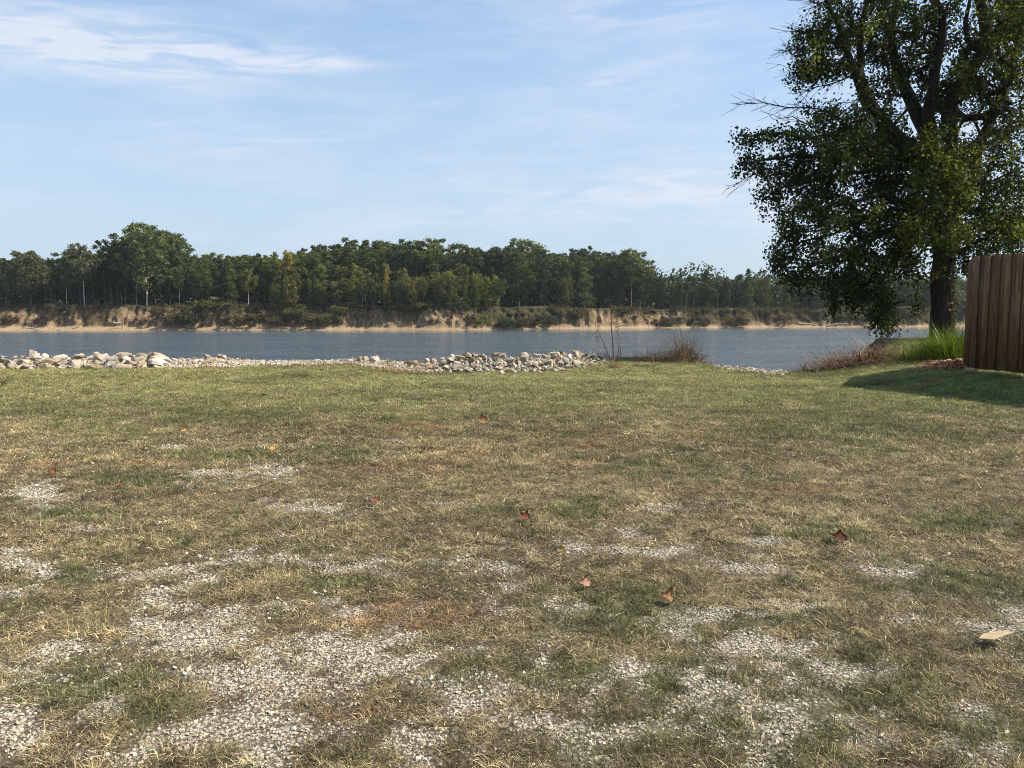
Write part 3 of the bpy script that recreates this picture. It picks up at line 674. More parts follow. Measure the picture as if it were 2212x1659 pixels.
# end of the wall at the left of the frame
for row, (dy, lift, n) in enumerate([(-.8, 0, 26), (-.45, .02, 30), (-.1, .07, 30), (.3, .12, 28)]):
    for k in range(n):
        dx = -70+(430*(k+random.random())/n); fade = 1 if dx < 350 else .0
        if not fade: continue
        if row == 0 and dx > 230 and random.random() < .5: continue
        s = random.choice([.22, .28, .34, .42, .5, .6 if row > 0 else .3])*random.uniform(.85, 1.1)
        s *= .80 if 120 < dx < 190 else .95
        rock(dx, edge_at(dx)+dy+random.uniform(-.15, .15), s, lift*random.uniform(.5, 1.1), f'{szl(s, .45, .3)} pale rock, {["front", "second", "third", "back"][row]} row of the long bank wall', 'rocks of the long bank wall')
for dx, s, lf, lab in [(305, .46, .10, 'two-toned big rock perched on top of the rock wall near its end'), (335, .52, .10, 'biggest squarish white rock topping the rock wall near its end'), (70, .6, .08, 'long flat-topped white rock on the rock wall'),
                       (165, .46, .1, 'blocky pinkish rock standing on the rock wall'), (450, .42, .14, 'tilted rock at the gap beside dry twigs'), (470, .3, .14, 'pale pointed rock at the gap in the wall'), (485, .26, .12, 'narrow upright rock at the gap in the wall')]:
    rock(dx, edge_at(dx)+.15, s, lf, lab, 'rocks of the long bank wall')
for k in range(26):
    dx = random.uniform(350, 480); s = random.uniform(.14, .34); rock(dx, edge_at(dx)+random.uniform(-.3, .5), s, .04, f'{szl(s, .28, .2)} rock half sunk in grass at the wall end', 'rocks at the gap in the wall')
for k in range(52):
    dx = random.uniform(480, 770); s = random.uniform(.10, .26); rock(dx, edge_at(dx)+random.uniform(-.35, .5), s, .02, f'{szl(s, .2, .14)} stone in the low edge between rock piles', 'stones of the low edge')
for k in range(20):
    dx = random.uniform(760, 960); s = random.uniform(.16, .36); rock(dx, edge_at(dx)+random.uniform(.0, .4), s, .04, f'{szl(s, .3, .2)} rock in the line before the central pile', 'rocks leading to the central pile')
for row, (dy, lift, n) in enumerate([(-1.3, 0, 17), (-.9, .0, 26), (-.5, .05, 30), (-.1, .10, 30), (.3, .12, 28)]):
    for k in range(n):
        f = (k+random.random())/n; dx = (1080+230*f) if row == 0 else ((960+330*f) if row == 1 else (920+390*f))
        s = random.choice([.15, .18, .22, .25, .30, .36 if row > 1 else .22])*random.uniform(.85, 1.15)
        rock(dx, edge_at(dx)+dy+random.uniform(-.12, .12), s, lift*random.uniform(.5, 1.2), f'{szl(s, .35, .23)} rock in the {["lowest", "second", "third", "fourth", "top"][row]} row of the central pile', 'rocks of the central pile')
for dx, s, lf, lab in [(1200, .56, .08, 'broad tan rock with shaded face, biggest of the central pile'), (1085, .26, .14, 'upright pointed rock crowning the central pile'), (1010, .32, .12, 'rounded rock at the high end of the central pile'), (1275, .46, .12, 'white block closing the central pile'), (1300, .4, .1, 'flat rock beside the bare woody stems')]:
    rock(dx, edge_at(dx)+.1, s, lf, lab, 'rocks of the central pile')
for k in range(34):
    dx = random.uniform(1545, 1690); s = random.uniform(.10, .24); rock(dx, edge_at(dx)-.15+random.uniform(-.3, .55), s, .0, f'{szl(s, .19, .14)} stone in the spill past the vine tower', 'stones spilling over the edge')

# ------------------------------------------------------------------ wooden fence
FC = at_dist(970*2.16, 369*2.16, 16.6); FDIR = np.array([math.sin(rad(16.4)), -math.cos(rad(16.4)), 0]); FN = np.array([-FDIR[1]*-1, 0, 0])
fnrm = np.array([-math.cos(rad(16.4)), -math.sin(rad(16.4)), 0])         # towards the lawn
fence = empty('wooden_fence', (FC[0], FC[1], FC[2])); tag(fence, 'tall brown vertical-board wooden fence at the lawn side beside the big tree', 'fence')
def boxes(name, L, mat, parent, rnds=None):
    V = []; Fc = []; R = []
    for k, (o_, ax, ay, az_) in enumerate(L):
        o_, ax, ay, az_ = map(np.asarray, (o_, ax, ay, az_)); b = len(V)
        for sx in (0, 1):
            for sy in (0, 1):
                for sz in (0, 1): V.append(o_+ax*sx+ay*sy+az_*sz)
        for f in ((0, 1, 3, 2), (4, 6, 7, 5), (0, 4, 5, 1), (2, 3, 7, 6), (0, 2, 6, 4), (1, 5, 7, 3)): Fc.append([b+q for q in f])
        R += [random.random() if rnds is None else rnds[k]]*8
    me = mesh_np(name, V, Fc, [mat]); pattr(me, 'rnd', R)
    bm = bmesh.new(); bm.from_mesh(me); bmesh.ops.recalc_face_normals(bm, faces=bm.faces); bm.to_mesh(me); bm.free()
    return obj(name, me, parent)
random.seed(9); up = np.array([0, 0, 1.0]); L = []; s_ = 0.0; k = 0
while s_ < 9.0:
    wd = random.uniform(.135, .15); off = (.0 if k % 2 else .021); top = 2.39+random.uniform(-.012, .012)
    ln = FDIR*wd+fnrm*random.uniform(-.006, .006)
    L.append((FDIR*s_+fnrm*off-up*.0+up*random.uniform(0, .03), ln, fnrm*.018, up*top+FDIR*random.uniform(-.012, .012)))
    s_ += wd-(.028 if k % 2 else .028)+.012; k += 1
boxes('board_panel', L, M_BOARD, fence)
rd = np.array([math.sin(rad(27.5)), math.cos(rad(27.5)), 0]); rn = np.array([-rd[1], rd[0], 0])
L = []; s_ = .03
for k in range(14):
    L.append((rd*(s_-.03)+fnrm*.012+rn*(.021 if k % 2 else 0), rd*.14, rn*.018, up*(2.38+random.uniform(-.01, .01)))); s_ += .125
boxes('return_panel', L, M_BOARD, fence)
for z in (.25, 1.2, 2.15): boxes('rail', [(-fnrm*.040+up*z+FDIR*.0, FDIR*9.0, fnrm*.038, up*.09)], M_POST, fence)
for q in (0.02, 2.4, 4.8, 7.2): boxes('post', [(-fnrm*.132+FDIR*q-up*.3, FDIR*.09, fnrm*.09, up*2.65)], M_POST, fence)
foot = boxes('wood_block', [((0, 0, 0), FDIR*.22, fnrm*.09, up*.11)], M_POST, None, [.9]); foot.location = FC+fnrm*.06+FDIR*.02-up*.05; foot.location.z = float(height(foot.location.x, foot.location.y))-.01
tag(foot, 'short pale wood block lying against the foot of the fence corner', 'wood block')

# ------------------------------------------------------------------ the big tree
def big_tree():
    rg = np.random.default_rng(77)
    DT = 26.5
    root = at_dist(2031, 752, DT); root[2] = float(height(root[0], DT))-.15
    def P(dx, dy, dd=0.0): return at_dist(dx, dy, DT+dd)
    NODES = []; PAR = []; RAD = []
    def add(p, par, r_): NODES.append(np.array(p, float)); PAR.append(par); RAD.append(r_); return len(NODES)-1
    r0 = add(root, -1, .48)
    def limb(start, pts, ra, rb, step=.45):
        cur = start; prev = NODES[start]; n = len(pts)
        for k, p in enumerate(pts):
            d = np.linalg.norm(p-prev); m = max(1, int(d/step))
            for q in range(1, m+1):
                f = q/m; pos = prev+(p-prev)*f+(rg.normal(0, .035, 3) if q < m else 0)
                t = (k+f)/n; cur = add(pos, cur, ra+(rb-ra)*t)
            prev = p
        return cur
    def near(p): return int(np.argmin([np.linalg.norm(q-p) for q in NODES]))
    t1 = limb(r0, [P(2031, 735), P(2031, 700), P(2032, 640), P(2036, 560), P(2034, 480)], .37, .28)
    t2 = limb(t1, [P(2026, 430, .2), P(2020, 370, .2)], .31, .28)
    # limbs A-G measured from the photograph
    a = limb(t2, [P(1975, 320, -.4), P(1920, 280, -.8), P(1888, 240, -1.0), P(1862, 186, -1.2)], .27, .19)
    limb(a, [P(1841, 142, -1.4), P(1824, 98, -1.6), P(1812, 55, -1.6), P(1788, 10, -1.8), P(1775, -40, -1.8)], .13, .05)
    limb(a, [P(1858, 126, -1.0), P(1860, 63, -.8), P(1870, 15, -.6), P(1885, -60, -.5)], .12, .06)
    b = limb(t2, [P(2002, 290, .3), P(1967, 215, .6), P(1950, 180, .8), P(1935, 140, 1.0), P(1925, 90, 1.2), P(1935, 20, 1.3), P(1930, -70, 1.3)], .25, .09)
    c = limb(t2, [P(2003, 250, 0), P(2016, 190, -.3), P(2025, 126, -.5), P(2034, 79, -.7), P(2036, 32, -.8), P(2016, -10, -.8), P(2010, -80, -.8)], .22, .07)
    limb(near(P(2030, 95, -.6)), [P(2005, 68, -.9), P(1975, 85, -1.0), P(1962, 115, -1.2)], .07, .03)
    d = limb(t1, [P(2048, 430, .2), P(2050, 330, 0), P(2050, 240, -.2), P(2060, 200, -.3), P(2100, 150, -.5), P(2123, 115, -.6), P(2129, 63, -.8), P(2116, 0, -1), P(2110, -80, -1)], .30, .12)
    limb(near(P(2110, 130, -.5)), [P(2090, 90, -.9), P(2085, 47, -1.0), P(2095, 0, -1.2)], .10, .05)
    e = limb(near(P(2045, 400, .2)), [P(2088, 323, .8), P(2145, 285, 1.2), P(2212, 269, 1.5), P(2290, 230, 1.8)], .16, .06)
    f = limb(t1, [P(2080, 440, .6), P(2105, 380, .9), P(2120, 300, 1.0), P(2165, 200, 1.4), P(2200, 100, 1.6), P(2215, 0, 1.6), P(2230, -60, 1.6)], .24, .10)
    # lower left boughs, sagging
    for pts, ra in [([P(1923, 300, -1.2), P(1828, 290, -2), P(1733, 296, -2.4), P(1654, 287, -2.6), P(1592, 292, -2.8)], .12),
                    ([P(1915, 330, -.8), P(1820, 345, -1.5), P(1720, 335, -2.0), P(1650, 345, -2.2), P(1600, 358, -2.4)], .11),
                    ([P(1900, 360, .5), P(1800, 380, .6), P(1700, 400, .4), P(1645, 432, .3)], .10),
                    ([P(1910, 420, -1.5), P(1830, 440, -2.4), P(1750, 450, -2.8), P(1698, 478, -3.0)], .10),
                    ([P(1930, 450, 1.0), P(1830, 490, 1.6), P(1740, 520, 1.8), P(1672, 546, 2.0)], .09),
                    ([P(1960, 480, -1.0), P(1880, 520, -2.2), P(1800, 560, -2.6), P(1740, 575, -2.8)], .09),
                    ([P(1985, 520, -.8), P(1930, 560, -1.9), P(1900, 620, -2.4), P(1905, 690, -2.6), P(1915, 715, -2.6)], .07),
                    ([P(1990, 545, .6), P(1930, 600, .9), P(1870, 640, 1.0)], .06)]:
        s0 = near(pts[0]*.35+NODES[t1]*.65 if pts[0][2] < NODES[t2][2] else NODES[t2])
        limb(s0, pts, ra, .02)
    skel = len(NODES)
    # foliage masses: (x, y, rx, ry, depth, depth spread, sprays, share tinted sunlit yellow)
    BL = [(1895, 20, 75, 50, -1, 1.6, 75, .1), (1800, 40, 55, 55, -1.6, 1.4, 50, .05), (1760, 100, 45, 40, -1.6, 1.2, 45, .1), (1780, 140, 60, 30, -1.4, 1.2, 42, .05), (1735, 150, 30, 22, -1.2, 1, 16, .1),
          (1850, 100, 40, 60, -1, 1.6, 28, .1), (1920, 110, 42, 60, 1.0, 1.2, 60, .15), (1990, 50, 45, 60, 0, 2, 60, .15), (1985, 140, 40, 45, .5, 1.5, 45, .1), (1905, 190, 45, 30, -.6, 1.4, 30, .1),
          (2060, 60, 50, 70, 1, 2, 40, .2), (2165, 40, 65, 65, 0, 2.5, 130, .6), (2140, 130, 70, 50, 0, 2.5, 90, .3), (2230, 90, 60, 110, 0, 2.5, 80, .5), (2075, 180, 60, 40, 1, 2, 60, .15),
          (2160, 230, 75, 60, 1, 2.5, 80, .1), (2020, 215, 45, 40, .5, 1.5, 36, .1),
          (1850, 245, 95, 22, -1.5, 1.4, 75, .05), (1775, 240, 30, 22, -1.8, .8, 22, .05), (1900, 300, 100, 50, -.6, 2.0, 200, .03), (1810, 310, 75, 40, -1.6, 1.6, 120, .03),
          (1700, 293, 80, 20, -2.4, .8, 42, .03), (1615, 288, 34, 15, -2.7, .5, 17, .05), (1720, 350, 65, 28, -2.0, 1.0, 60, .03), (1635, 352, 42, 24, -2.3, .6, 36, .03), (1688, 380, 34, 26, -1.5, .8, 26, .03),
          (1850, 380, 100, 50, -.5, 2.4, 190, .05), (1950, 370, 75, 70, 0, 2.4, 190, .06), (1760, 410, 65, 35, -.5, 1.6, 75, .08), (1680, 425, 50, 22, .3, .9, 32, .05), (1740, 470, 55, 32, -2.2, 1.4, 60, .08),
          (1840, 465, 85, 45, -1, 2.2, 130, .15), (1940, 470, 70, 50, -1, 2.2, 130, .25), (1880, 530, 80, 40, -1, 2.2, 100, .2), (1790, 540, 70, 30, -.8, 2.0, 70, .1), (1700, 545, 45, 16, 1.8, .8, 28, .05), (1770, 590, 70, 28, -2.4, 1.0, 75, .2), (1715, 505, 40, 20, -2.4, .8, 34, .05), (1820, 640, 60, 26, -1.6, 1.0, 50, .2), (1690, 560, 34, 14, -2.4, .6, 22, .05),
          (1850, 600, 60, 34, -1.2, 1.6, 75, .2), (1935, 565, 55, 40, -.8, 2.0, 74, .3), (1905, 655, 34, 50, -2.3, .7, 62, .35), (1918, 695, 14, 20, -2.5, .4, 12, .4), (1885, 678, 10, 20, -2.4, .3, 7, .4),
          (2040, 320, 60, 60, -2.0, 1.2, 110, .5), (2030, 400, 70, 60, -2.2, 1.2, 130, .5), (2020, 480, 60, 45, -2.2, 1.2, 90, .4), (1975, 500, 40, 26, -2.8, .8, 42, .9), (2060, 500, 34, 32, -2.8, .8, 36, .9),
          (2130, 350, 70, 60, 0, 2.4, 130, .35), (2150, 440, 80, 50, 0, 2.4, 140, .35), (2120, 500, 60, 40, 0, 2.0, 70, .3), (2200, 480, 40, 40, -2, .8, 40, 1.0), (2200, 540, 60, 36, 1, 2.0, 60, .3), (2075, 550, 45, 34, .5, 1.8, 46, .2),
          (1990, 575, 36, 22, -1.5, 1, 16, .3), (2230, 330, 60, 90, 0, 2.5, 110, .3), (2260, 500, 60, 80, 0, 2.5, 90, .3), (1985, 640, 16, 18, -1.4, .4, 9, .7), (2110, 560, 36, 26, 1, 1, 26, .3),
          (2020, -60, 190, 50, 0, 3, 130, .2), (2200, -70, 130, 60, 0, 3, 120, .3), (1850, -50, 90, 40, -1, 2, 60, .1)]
    S = []
    for (bx, by, rx, ry, dd, sd, n, yel) in BL:
        n = int(n*(.80 if by < 235 else .49))
        p = rg.normal(size=(n, 2)); p /= np.linalg.norm(p, axis=1, keepdims=True); p *= (rg.random(n)**.55*np.where(rg.random(n) < .15, 1.28, 1))[:, None]
        for (u, v) in p:
            S.append((P(bx+u*rx, by+v*ry, dd+rg.normal(0, sd*.6)), yel))
    base = np.array([NODES[t2][0], NODES[t2][1], NODES[t2][2]-1])
    S.sort(key=lambda q: np.linalg.norm(q[0]-base))
    N = np.array(NODES+[np.zeros(3)]*(len(S)*5)); cnt = len(NODES)
    RADA = list(RAD)+[0]*(len(S)*5); PARA = list(PAR)+[0]*(len(S)*5)
    TIPS = []
    for (p, yel) in S:
        Q = N[:cnt]; dv = p-Q; dist = np.linalg.norm(dv, axis=1)
        # prefer parents that lie inward of the spray; a little penalty for very thick wood
        rb = np.linalg.norm(Q-base, axis=1); cost = dist+np.where(rb > np.linalg.norm(p-base)+.05, .5, 0)
        cost[0:6] += 3
        j = int(np.argmin(cost)); dd = dist[j]
        m = max(1, min(4, int(dd/.35))); prev = j; a0 = N[j].copy()
        sag = np.array([0, 0, .10*dd])+rg.normal(0, .04*dd, 3)
        for q in range(1, m+1):
            f = q/m; N[cnt] = a0+(p-a0)*f+sag*math.sin(math.pi*f); PARA[cnt] = prev; prev = cnt; cnt += 1
        TIPS.append((prev, yel))
    N = N[:cnt]; PARA = np.array(PARA[:cnt])
    # pipe model for the added wood
    load = np.zeros(cnt)
    for (t, _) in TIPS: load[t] += 1
    for i in range(cnt-1, skel-1, -1): load[PARA[i]] += load[i]
    tb = TB(); ch = [[] for _ in range(cnt)]
    Rr = np.array([RADA[i] if i < skel else .009*(load[i]+.4)**.5 for i in range(cnt)])
    for i in range(1, cnt): ch[PARA[i]].append(i)
    stack = [(0, -1)]
    while stack:
        s0, par = stack.pop(); path = ([par] if par >= 0 else [])+[s0]; cur = s0
        while ch[cur]:
            best = max(ch[cur], key=lambda q: Rr[q]+(1 if q == cur+1 and q < skel else 0))
            for q in ch[cur]:
                if q != best: stack.append((q, cur))
            path.append(best); cur = best
        rr = Rr[path].copy()
        if par >= 0: rr[0] = min(rr[0], rr[1]*1.25)
        tb.tube(N[path], np.maximum(rr, .006), 14 if rr.max() > .3 else (8 if rr.max() > .08 else (5 if rr.max() > .03 else 3)))
    # dead bare twigs reaching out to the left
    def dead(pts, r_, n, ln):
        pts = [np.array(q) for q in pts]
        tb.tube(pts, np.linspace(r_, .007, len(pts)), 4)
        for k in range(n):
            i = rg.integers(0, len(pts)-1); f = rg.random(); p0 = pts[i]*(1-f)+pts[i+1]*f; d = (pts[-1]-pts[0]); d /= np.linalg.norm(d)
            d = d+rg.normal(0, .45, 3); l_ = ln*rg.uniform(.5, 1.2); p1 = p0+d*l_*.5+[0, 0, .03]; p2 = p1+(d+rg.normal(0, .4, 3))*l_*.5
            tb.tube([p0, p1, p2], [.010, .007, .0045], 3)
            p3 = p1+(d+rg.normal(0, .6, 3))*l_*.4; tb.tube([p1, p3], [.007, .004], 3)
    dead([P(1830, 262, -1.6), P(1765, 234, -1.9), P(1700, 232, -2), P(1650, 222, -2), P(1590, 226, -2)], .025, 40, .5)
    dead([P(1800, 290, -1.6), P(1750, 272, -1.9), P(1712, 252, -2), P(1670, 258, -2)], .025, 14, .7)
    dead([P(1815, 60, -1.6), P(1775, 62, -1.6), P(1745, 72, -1.6), P(1720, 66, -1.6)], .025, 30, .5)
    dead([P(1800, 20, -1.6), P(1770, 10, -1.6), P(1735, -5, -1.6)], .022, 22, .5)
    dead([P(1820, 130, -1.4), P(1770, 160, -1.5), P(1735, 166, -1.5), P(1712, 150, -1.5)], .025, 34, .5)
    dead([P(1850, 160, -1.2), P(1800, 180, -1.5), P(1755, 190, -1.5), P(1718, 203, -1.5)], .025, 34, .5)
    dead([P(1760, 110, -1.4), P(1722, 105, -1.4), P(1695, 112, -1.4)], .018, 22, .45)
    dead([P(1860, 190, -1.0), P(1850, 215, -1.4), P(1830, 235, -1.4)], .02, 12, .6)
    dead([P(1640, 370, -2.2), P(1610, 385, -2.2), P(1595, 395, -2.2)], .012, 8, .5)
    dead([P(1760, 470, -2.2), P(1720, 462, -2.2), P(1700, 480, -2.2)], .015, 8, .5)
    dead([P(2060, 290, 1), P(2100, 240, 1), P(2150, 220, 1)], .03, 26, .9)
    tree = empty('maple_tree', tuple(root)); tag(tree, 'huge dark spreading maple with ivy on its trunk, beside the wooden fence', 'tree')
    def local(me): me.transform(Matrix.Translation(-Vector(root))); return me
    obj('trunk', local(tb.mesh('trunk', M_BARK)), tree)
    # leaves: every spray carries a drooping fan of leaves
    C = []; RN = []; CY_ = []; YN = []
    for (t, yel) in TIPS:
        p = N[t]; q = N[PARA[t]]; d = p-q; d /= np.linalg.norm(d)+1e-9
        n = rg.integers(24, 66)
        al = rg.random(n)*.62-.28
        off = rg.normal(0, .105, (n, 3)); off[:, 2] = off[:, 2]*1.25-.10
        pts = p+d*al[:, None]+off
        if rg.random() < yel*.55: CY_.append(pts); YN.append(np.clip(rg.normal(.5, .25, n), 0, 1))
        else: C.append(pts); RN.append(np.clip(rg.normal(.35+.3*yel, .2, n), 0, 1))  # leaves lean paler where more sprays carry the sunlit tint
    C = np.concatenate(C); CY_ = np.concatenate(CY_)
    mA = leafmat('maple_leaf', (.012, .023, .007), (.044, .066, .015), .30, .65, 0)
    mB = leafmat('maple_leaf_sunlit_yellow', (.040, .066, .013), (.135, .155, .034), .42, .65, 0)  # brighter yellow-green copy: sunlight on the crown painted into these sprays
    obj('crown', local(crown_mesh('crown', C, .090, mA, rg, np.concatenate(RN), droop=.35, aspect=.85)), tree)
    y_ = obj('sunlit_yellow_foliage', local(crown_mesh('sunlit_yellow_foliage', CY_, .10, mB, rg, np.concatenate(YN), droop=.35, aspect=.85)), tree)
    y_['label'] = 'sprays of the big tree tinted a sunlit yellow-green'
    # ivy climbing the right side of the trunk
    n = 900; z = rg.uniform(0, 3.2, n); a = rg.normal(-.35, .38, n)
    zz = np.array([q[2] for q in N[:12]]); xx = np.interp(z+root[2], zz, N[:12, 0]); yy = np.interp(z+root[2], zz, N[:12, 1])
    Rv = np.interp(z, [0, 3.5], [.40, .34])+rg.random(n)*.06
    C = np.stack([xx+np.cos(a)*Rv, yy+np.sin(a)*Rv, z+root[2]], -1)
    obj('ivy', local(crown_mesh('ivy', C, .085, leafmat('ivy_leaf', (.05, .055, .02), (.26, .22, .11), .2, .5, 0), rg, aspect=.9, droop=.5)), tree)
big_tree()

# ------------------------------------------------------------------ weeds and clumps
def blades(name, roots, dirs, Ls, wid, mat, rg, bend=.8, seg=4, jit=.0):
    """arching ribbons or stems; every blade bends over along its direction"""
    V = []; Fc = []; R = []; b = 0
    for i in range(len(roots)):
        p = np.array(roots[i], float); d = np.array(dirs[i], float); L_ = Ls[i]; h = np.array([d[0], d[1], 0]); hn = np.linalg.norm(h)+1e-6; h /= hn
        s = np.array([-h[1], h[0], 0]); bd = bend*rg.uniform(.5, 1.3); up_ = d/np.linalg.norm(d)
        rv = rg.random(); w0 = wid*rg.uniform(.7, 1.3)
        if rg.random() < .5: s = s*.5+np.array([0, .6, .3])
        for k in range(seg+1):
            f = k/seg; wv2 = w0*(1-f**2)*.5+.0008
            V += [p-s*wv2, p+s*wv2]; R += [rv, rv]; up_ = up_+rg.normal(0, jit, 3)
            if k < seg:
                up_ = up_+np.array([h[0], h[1], -.55])*bd*L_*.5/seg*(1+f); up_ /= np.linalg.norm(up_); p = p+up_*L_/seg
                Fc.append([b+2*k, b+2*k+1, b+2*k+3, b+2*k+2])
        b += 2*(seg+1)
    me = mesh_np(name, V, Fc, [mat]); pattr(me, 'rnd', R); return me
def clump(name, label, cat, dx, Y, n, spread, Lr, tilt, wid, mat, seed, bend=.8, seg=5, parts='blades', squash=(1, .6), lean=0.0, group=None):
    rg = np.random.default_rng(seed); x = (dx/2.16-512)/F*Y; z = float(height(x, Y))
    o = empty(name, (x, Y, z)); tag(o, label, cat, group)
    rt = rg.normal(0, .45, (n, 2))*spread*np.array(squash); zt = height(x+rt[:, 0], Y+rt[:, 1])-z-.02
    roots = np.stack([rt[:, 0], rt[:, 1], zt], -1)
    a = rg.uniform(0, 6.28, n); tl = np.abs(rg.normal(0, tilt, n))
    dirs = np.stack([np.cos(a)*tl+rt[:, 0]/spread*.5+lean, np.sin(a)*tl, np.ones(n)], -1)
    Ls = rg.uniform(Lr[0], Lr[1], n)*np.exp(-.5*(rt[:, 0]/spread)**2)
    obj(parts, blades(name, roots, dirs, Ls, wid, mat, rg, bend, seg, .0 if mat is M_TUFT else .16), o); return o
def stems_obj(name, label, cat, dx, Y, S, mat, group=None):
    """S: list of polylines (dx, dz metres) with radius"""
    x = (dx/2.16-512)/F*Y; z = float(height(x, Y)); o = empty(name, (x, Y, z)); tag(o, label, cat, group); return o
# green ornamental clump beside the fence
clump('ornamental_grass', 'lush bright green clump of long arching grass between big trunk and fence', 'grass clump', 2056, 19.4, 700, .85, (.65, 1.25), .30, .018, M_TUFT, 1, .9, 6)
clump('ornamental_grass', 'low dark green grass tuft spilling from the lush clump towards the water', 'grass clump', 1985, 19.6, 320, .8, (.45, .95), .5, .014, M_TUFT, 2, 1.2, 5)
clump('dry_weeds', 'wide tangle of dry brown weeds at the edge before the open water', 'weeds', 1850, 20.1, 620, 1.35, (.5, 1.2), .7, .017, M_TWIG2, 3, 2.6, 8, 'stems', (1.0, .4))
clump('dry_weeds', 'greyish arching weeds at the tree end of the brown tangle', 'weeds', 1895, 20.3, 80, .8, (.9, 1.6), .5, .013, M_TWIG2, 4, 1.6, 8, 'stems', (1.0, .4))
clump('dry_weeds', 'low bowed brown weeds beginning the tangle near the stone spill', 'weeds', 1790, 20.0, 150, .8, (.6, 1.1), .6, .013, M_TWIG2, 5, 3.0, 8, 'stems', (.8, .4))
clump('dry_weeds', 'tower of reddish dry vine stems rising in front of the river', 'weeds', 1473, 23.3, 300, .26, (.4, 1.75), .12, .015, M_TWIG, 6, .8, 9, 'stems', (1, .8))
clump('dry_weeds', 'low reddish dry weeds around the foot of the vine tower', 'weeds', 1485, 23.3, 1300, 1.45, (.2, .85), .7, .014, M_TWIG, 7, 2.2, 6, 'stems', (1, .4))
clump('dry_weeds', 'sprawling bare brown twigs leaning away from the vine tower', 'weeds', 1415, 23.4, 200, .9, (.35, 1.0), 1.0, .012, M_TWIG2, 8, 1.8, 7, 'stems', (1, .3))
clump('dry_weeds', 'brown dead brush lying on the grass before the central rock pile', 'weeds', 870, 20.2, 380, 1.0, (.2, .55), 1.2, .008, M_TWIG, 9, 1.2, 5, 'stems', (1, .35))
clump('dry_weeds', 'reddish stubble at the foot of the bare woody stems', 'weeds', 1328, 21.6, 110, .18, (.12, .34), .3, .014, M_TWIG, 10, .5, 4, 'stems', (1, .6))
clump('dry_weeds', 'thin pale seed stalks poking above the rock pile', 'weeds', 905, 21.4, 34, .9, (.35, .8), .5, .006, M_TWIG, 12, .7, 5, 'stems', (1, .3))
clump('dry_weeds', 'pale thin twigs sticking up at the gap in the rock wall', 'weeds', 440, 20.6, 34, .5, (.35, .65), .6, .006, M_TWIG, 13, .6, 5, 'stems', (1, .3))
clump('dry_weeds', 'dark short weeds on the low stony edge', 'weeds', 770, 21.2, 160, .9, (.08, .3), .3, .010, M_TWIG2, 14, .4, 4, 'stems', (1, .3))
clump('dry_weeds', 'sparse dry stubble on the lawn edge past the stone spill', 'weeds', 1730, 20.4, 200, .9, (.05, .2), .5, .010, M_TWIG, 15, .5, 4, 'stems', (1.2, .25))
# bare woody stems
def sapling():
    Y = 21.7; rg = np.random.default_rng(3); tb = TB()
    def Q(dx, dy, dd=0): return at_dist(dx, dy, Y+dd)
    tb.tube([Q(1326, 782), Q(1324, 745), Q(1320, 700), Q(1322, 665)], [.026, .020, .012, .005], 6)
    tb.tube([Q(1320, 782), Q(1309, 755), Q(1298, 728), Q(1290, 706)], [.015, .012, .008, .004], 5)
    tb.tube([Q(1330, 782), Q(1336, 760), Q(1338, 735), Q(1335, 718)], [.015, .012, .008, .004], 5)
    tb.tube([Q(1334, 782), Q(1341, 765), Q(1340, 748)], [.02, .014, .008], 5)
    tb.tube([Q(1280, 778), Q(1279, 765), Q(1283, 752)], [.014, .012, .006], 5); tb.tube([Q(1310, 785), Q(1285, 775), Q(1278, 778)], [.012, .012, .012], 5)
    for c, n in (((1287, 722), 46), ((1322, 690), 16), ((1337, 735), 10)):
        for k in range(n):
            p0 = Q(c[0]+rg.normal(0, 4), c[1]+rg.normal(0, 9)); p1 = p0+rg.normal(0, .09, 3)+[0, 0, .03]; tb.tube([p0, p1], [.004, .002], 3)
    x, z = Q(1326, 782)[0], Q(1326, 782)[2]; me = tb.mesh('stems', M_STEM); me.transform(Matrix.Translation((-x, -Y, -z)))
    o = empty('dead_sapling', (x, Y, z)); tag(o, 'bare woody dead stems standing alone against the river past the rock pile', 'sapling'); obj('stems', me, o)
sapling()
# bark mulch, rubble and dirt mound at the fence foot
rg = np.random.default_rng(8); V = []; Fc = []; R = []
for k in range(330):
    dx = rg.uniform(1985, 2125); Y = 16.8+rg.uniform(0, 1.5)+(2100-dx)*.008
    x = (dx/2.16-512)/F*Y; s = rg.uniform(.015, .06); z = float(height(x, Y))+rg.uniform(0, .10)*math.exp(-((dx-2065)/45)**2)
    A = rg.normal(size=(8, 3)); A /= np.linalg.norm(A, axis=1, keepdims=True); A = np.array([[i, j, l] for i in (-1, 1) for j in (-1, 1) for l in (-1, 1)])*[s, s*.6, s*.35]
    th = rg.uniform(0, 6.28); c_, s2 = math.cos(th), math.sin(th); A = A@np.array([[c_, s2, 0], [-s2, c_, rg.normal(0, .3)], [0, 0, 1]]); A += rg.normal(0, s*.1, (8, 3))
    b = len(V); V += list(A+[x, Y, z+s*.3]); R += [rg.random()]*8
    for f in ((0, 1, 3, 2), (4, 6, 7, 5), (0, 4, 5, 1), (2, 3, 7, 6), (0, 2, 6, 4), (1, 5, 7, 3)): Fc.append([b+q for q in f])
me = mesh_np('mulch', V, Fc, [M_MULCH]); pattr(me, 'rnd', R); tag(obj('bark_mulch', me), 'reddish bark mulch scattered at the foot of the fence', 'mulch', None, 'stuff')

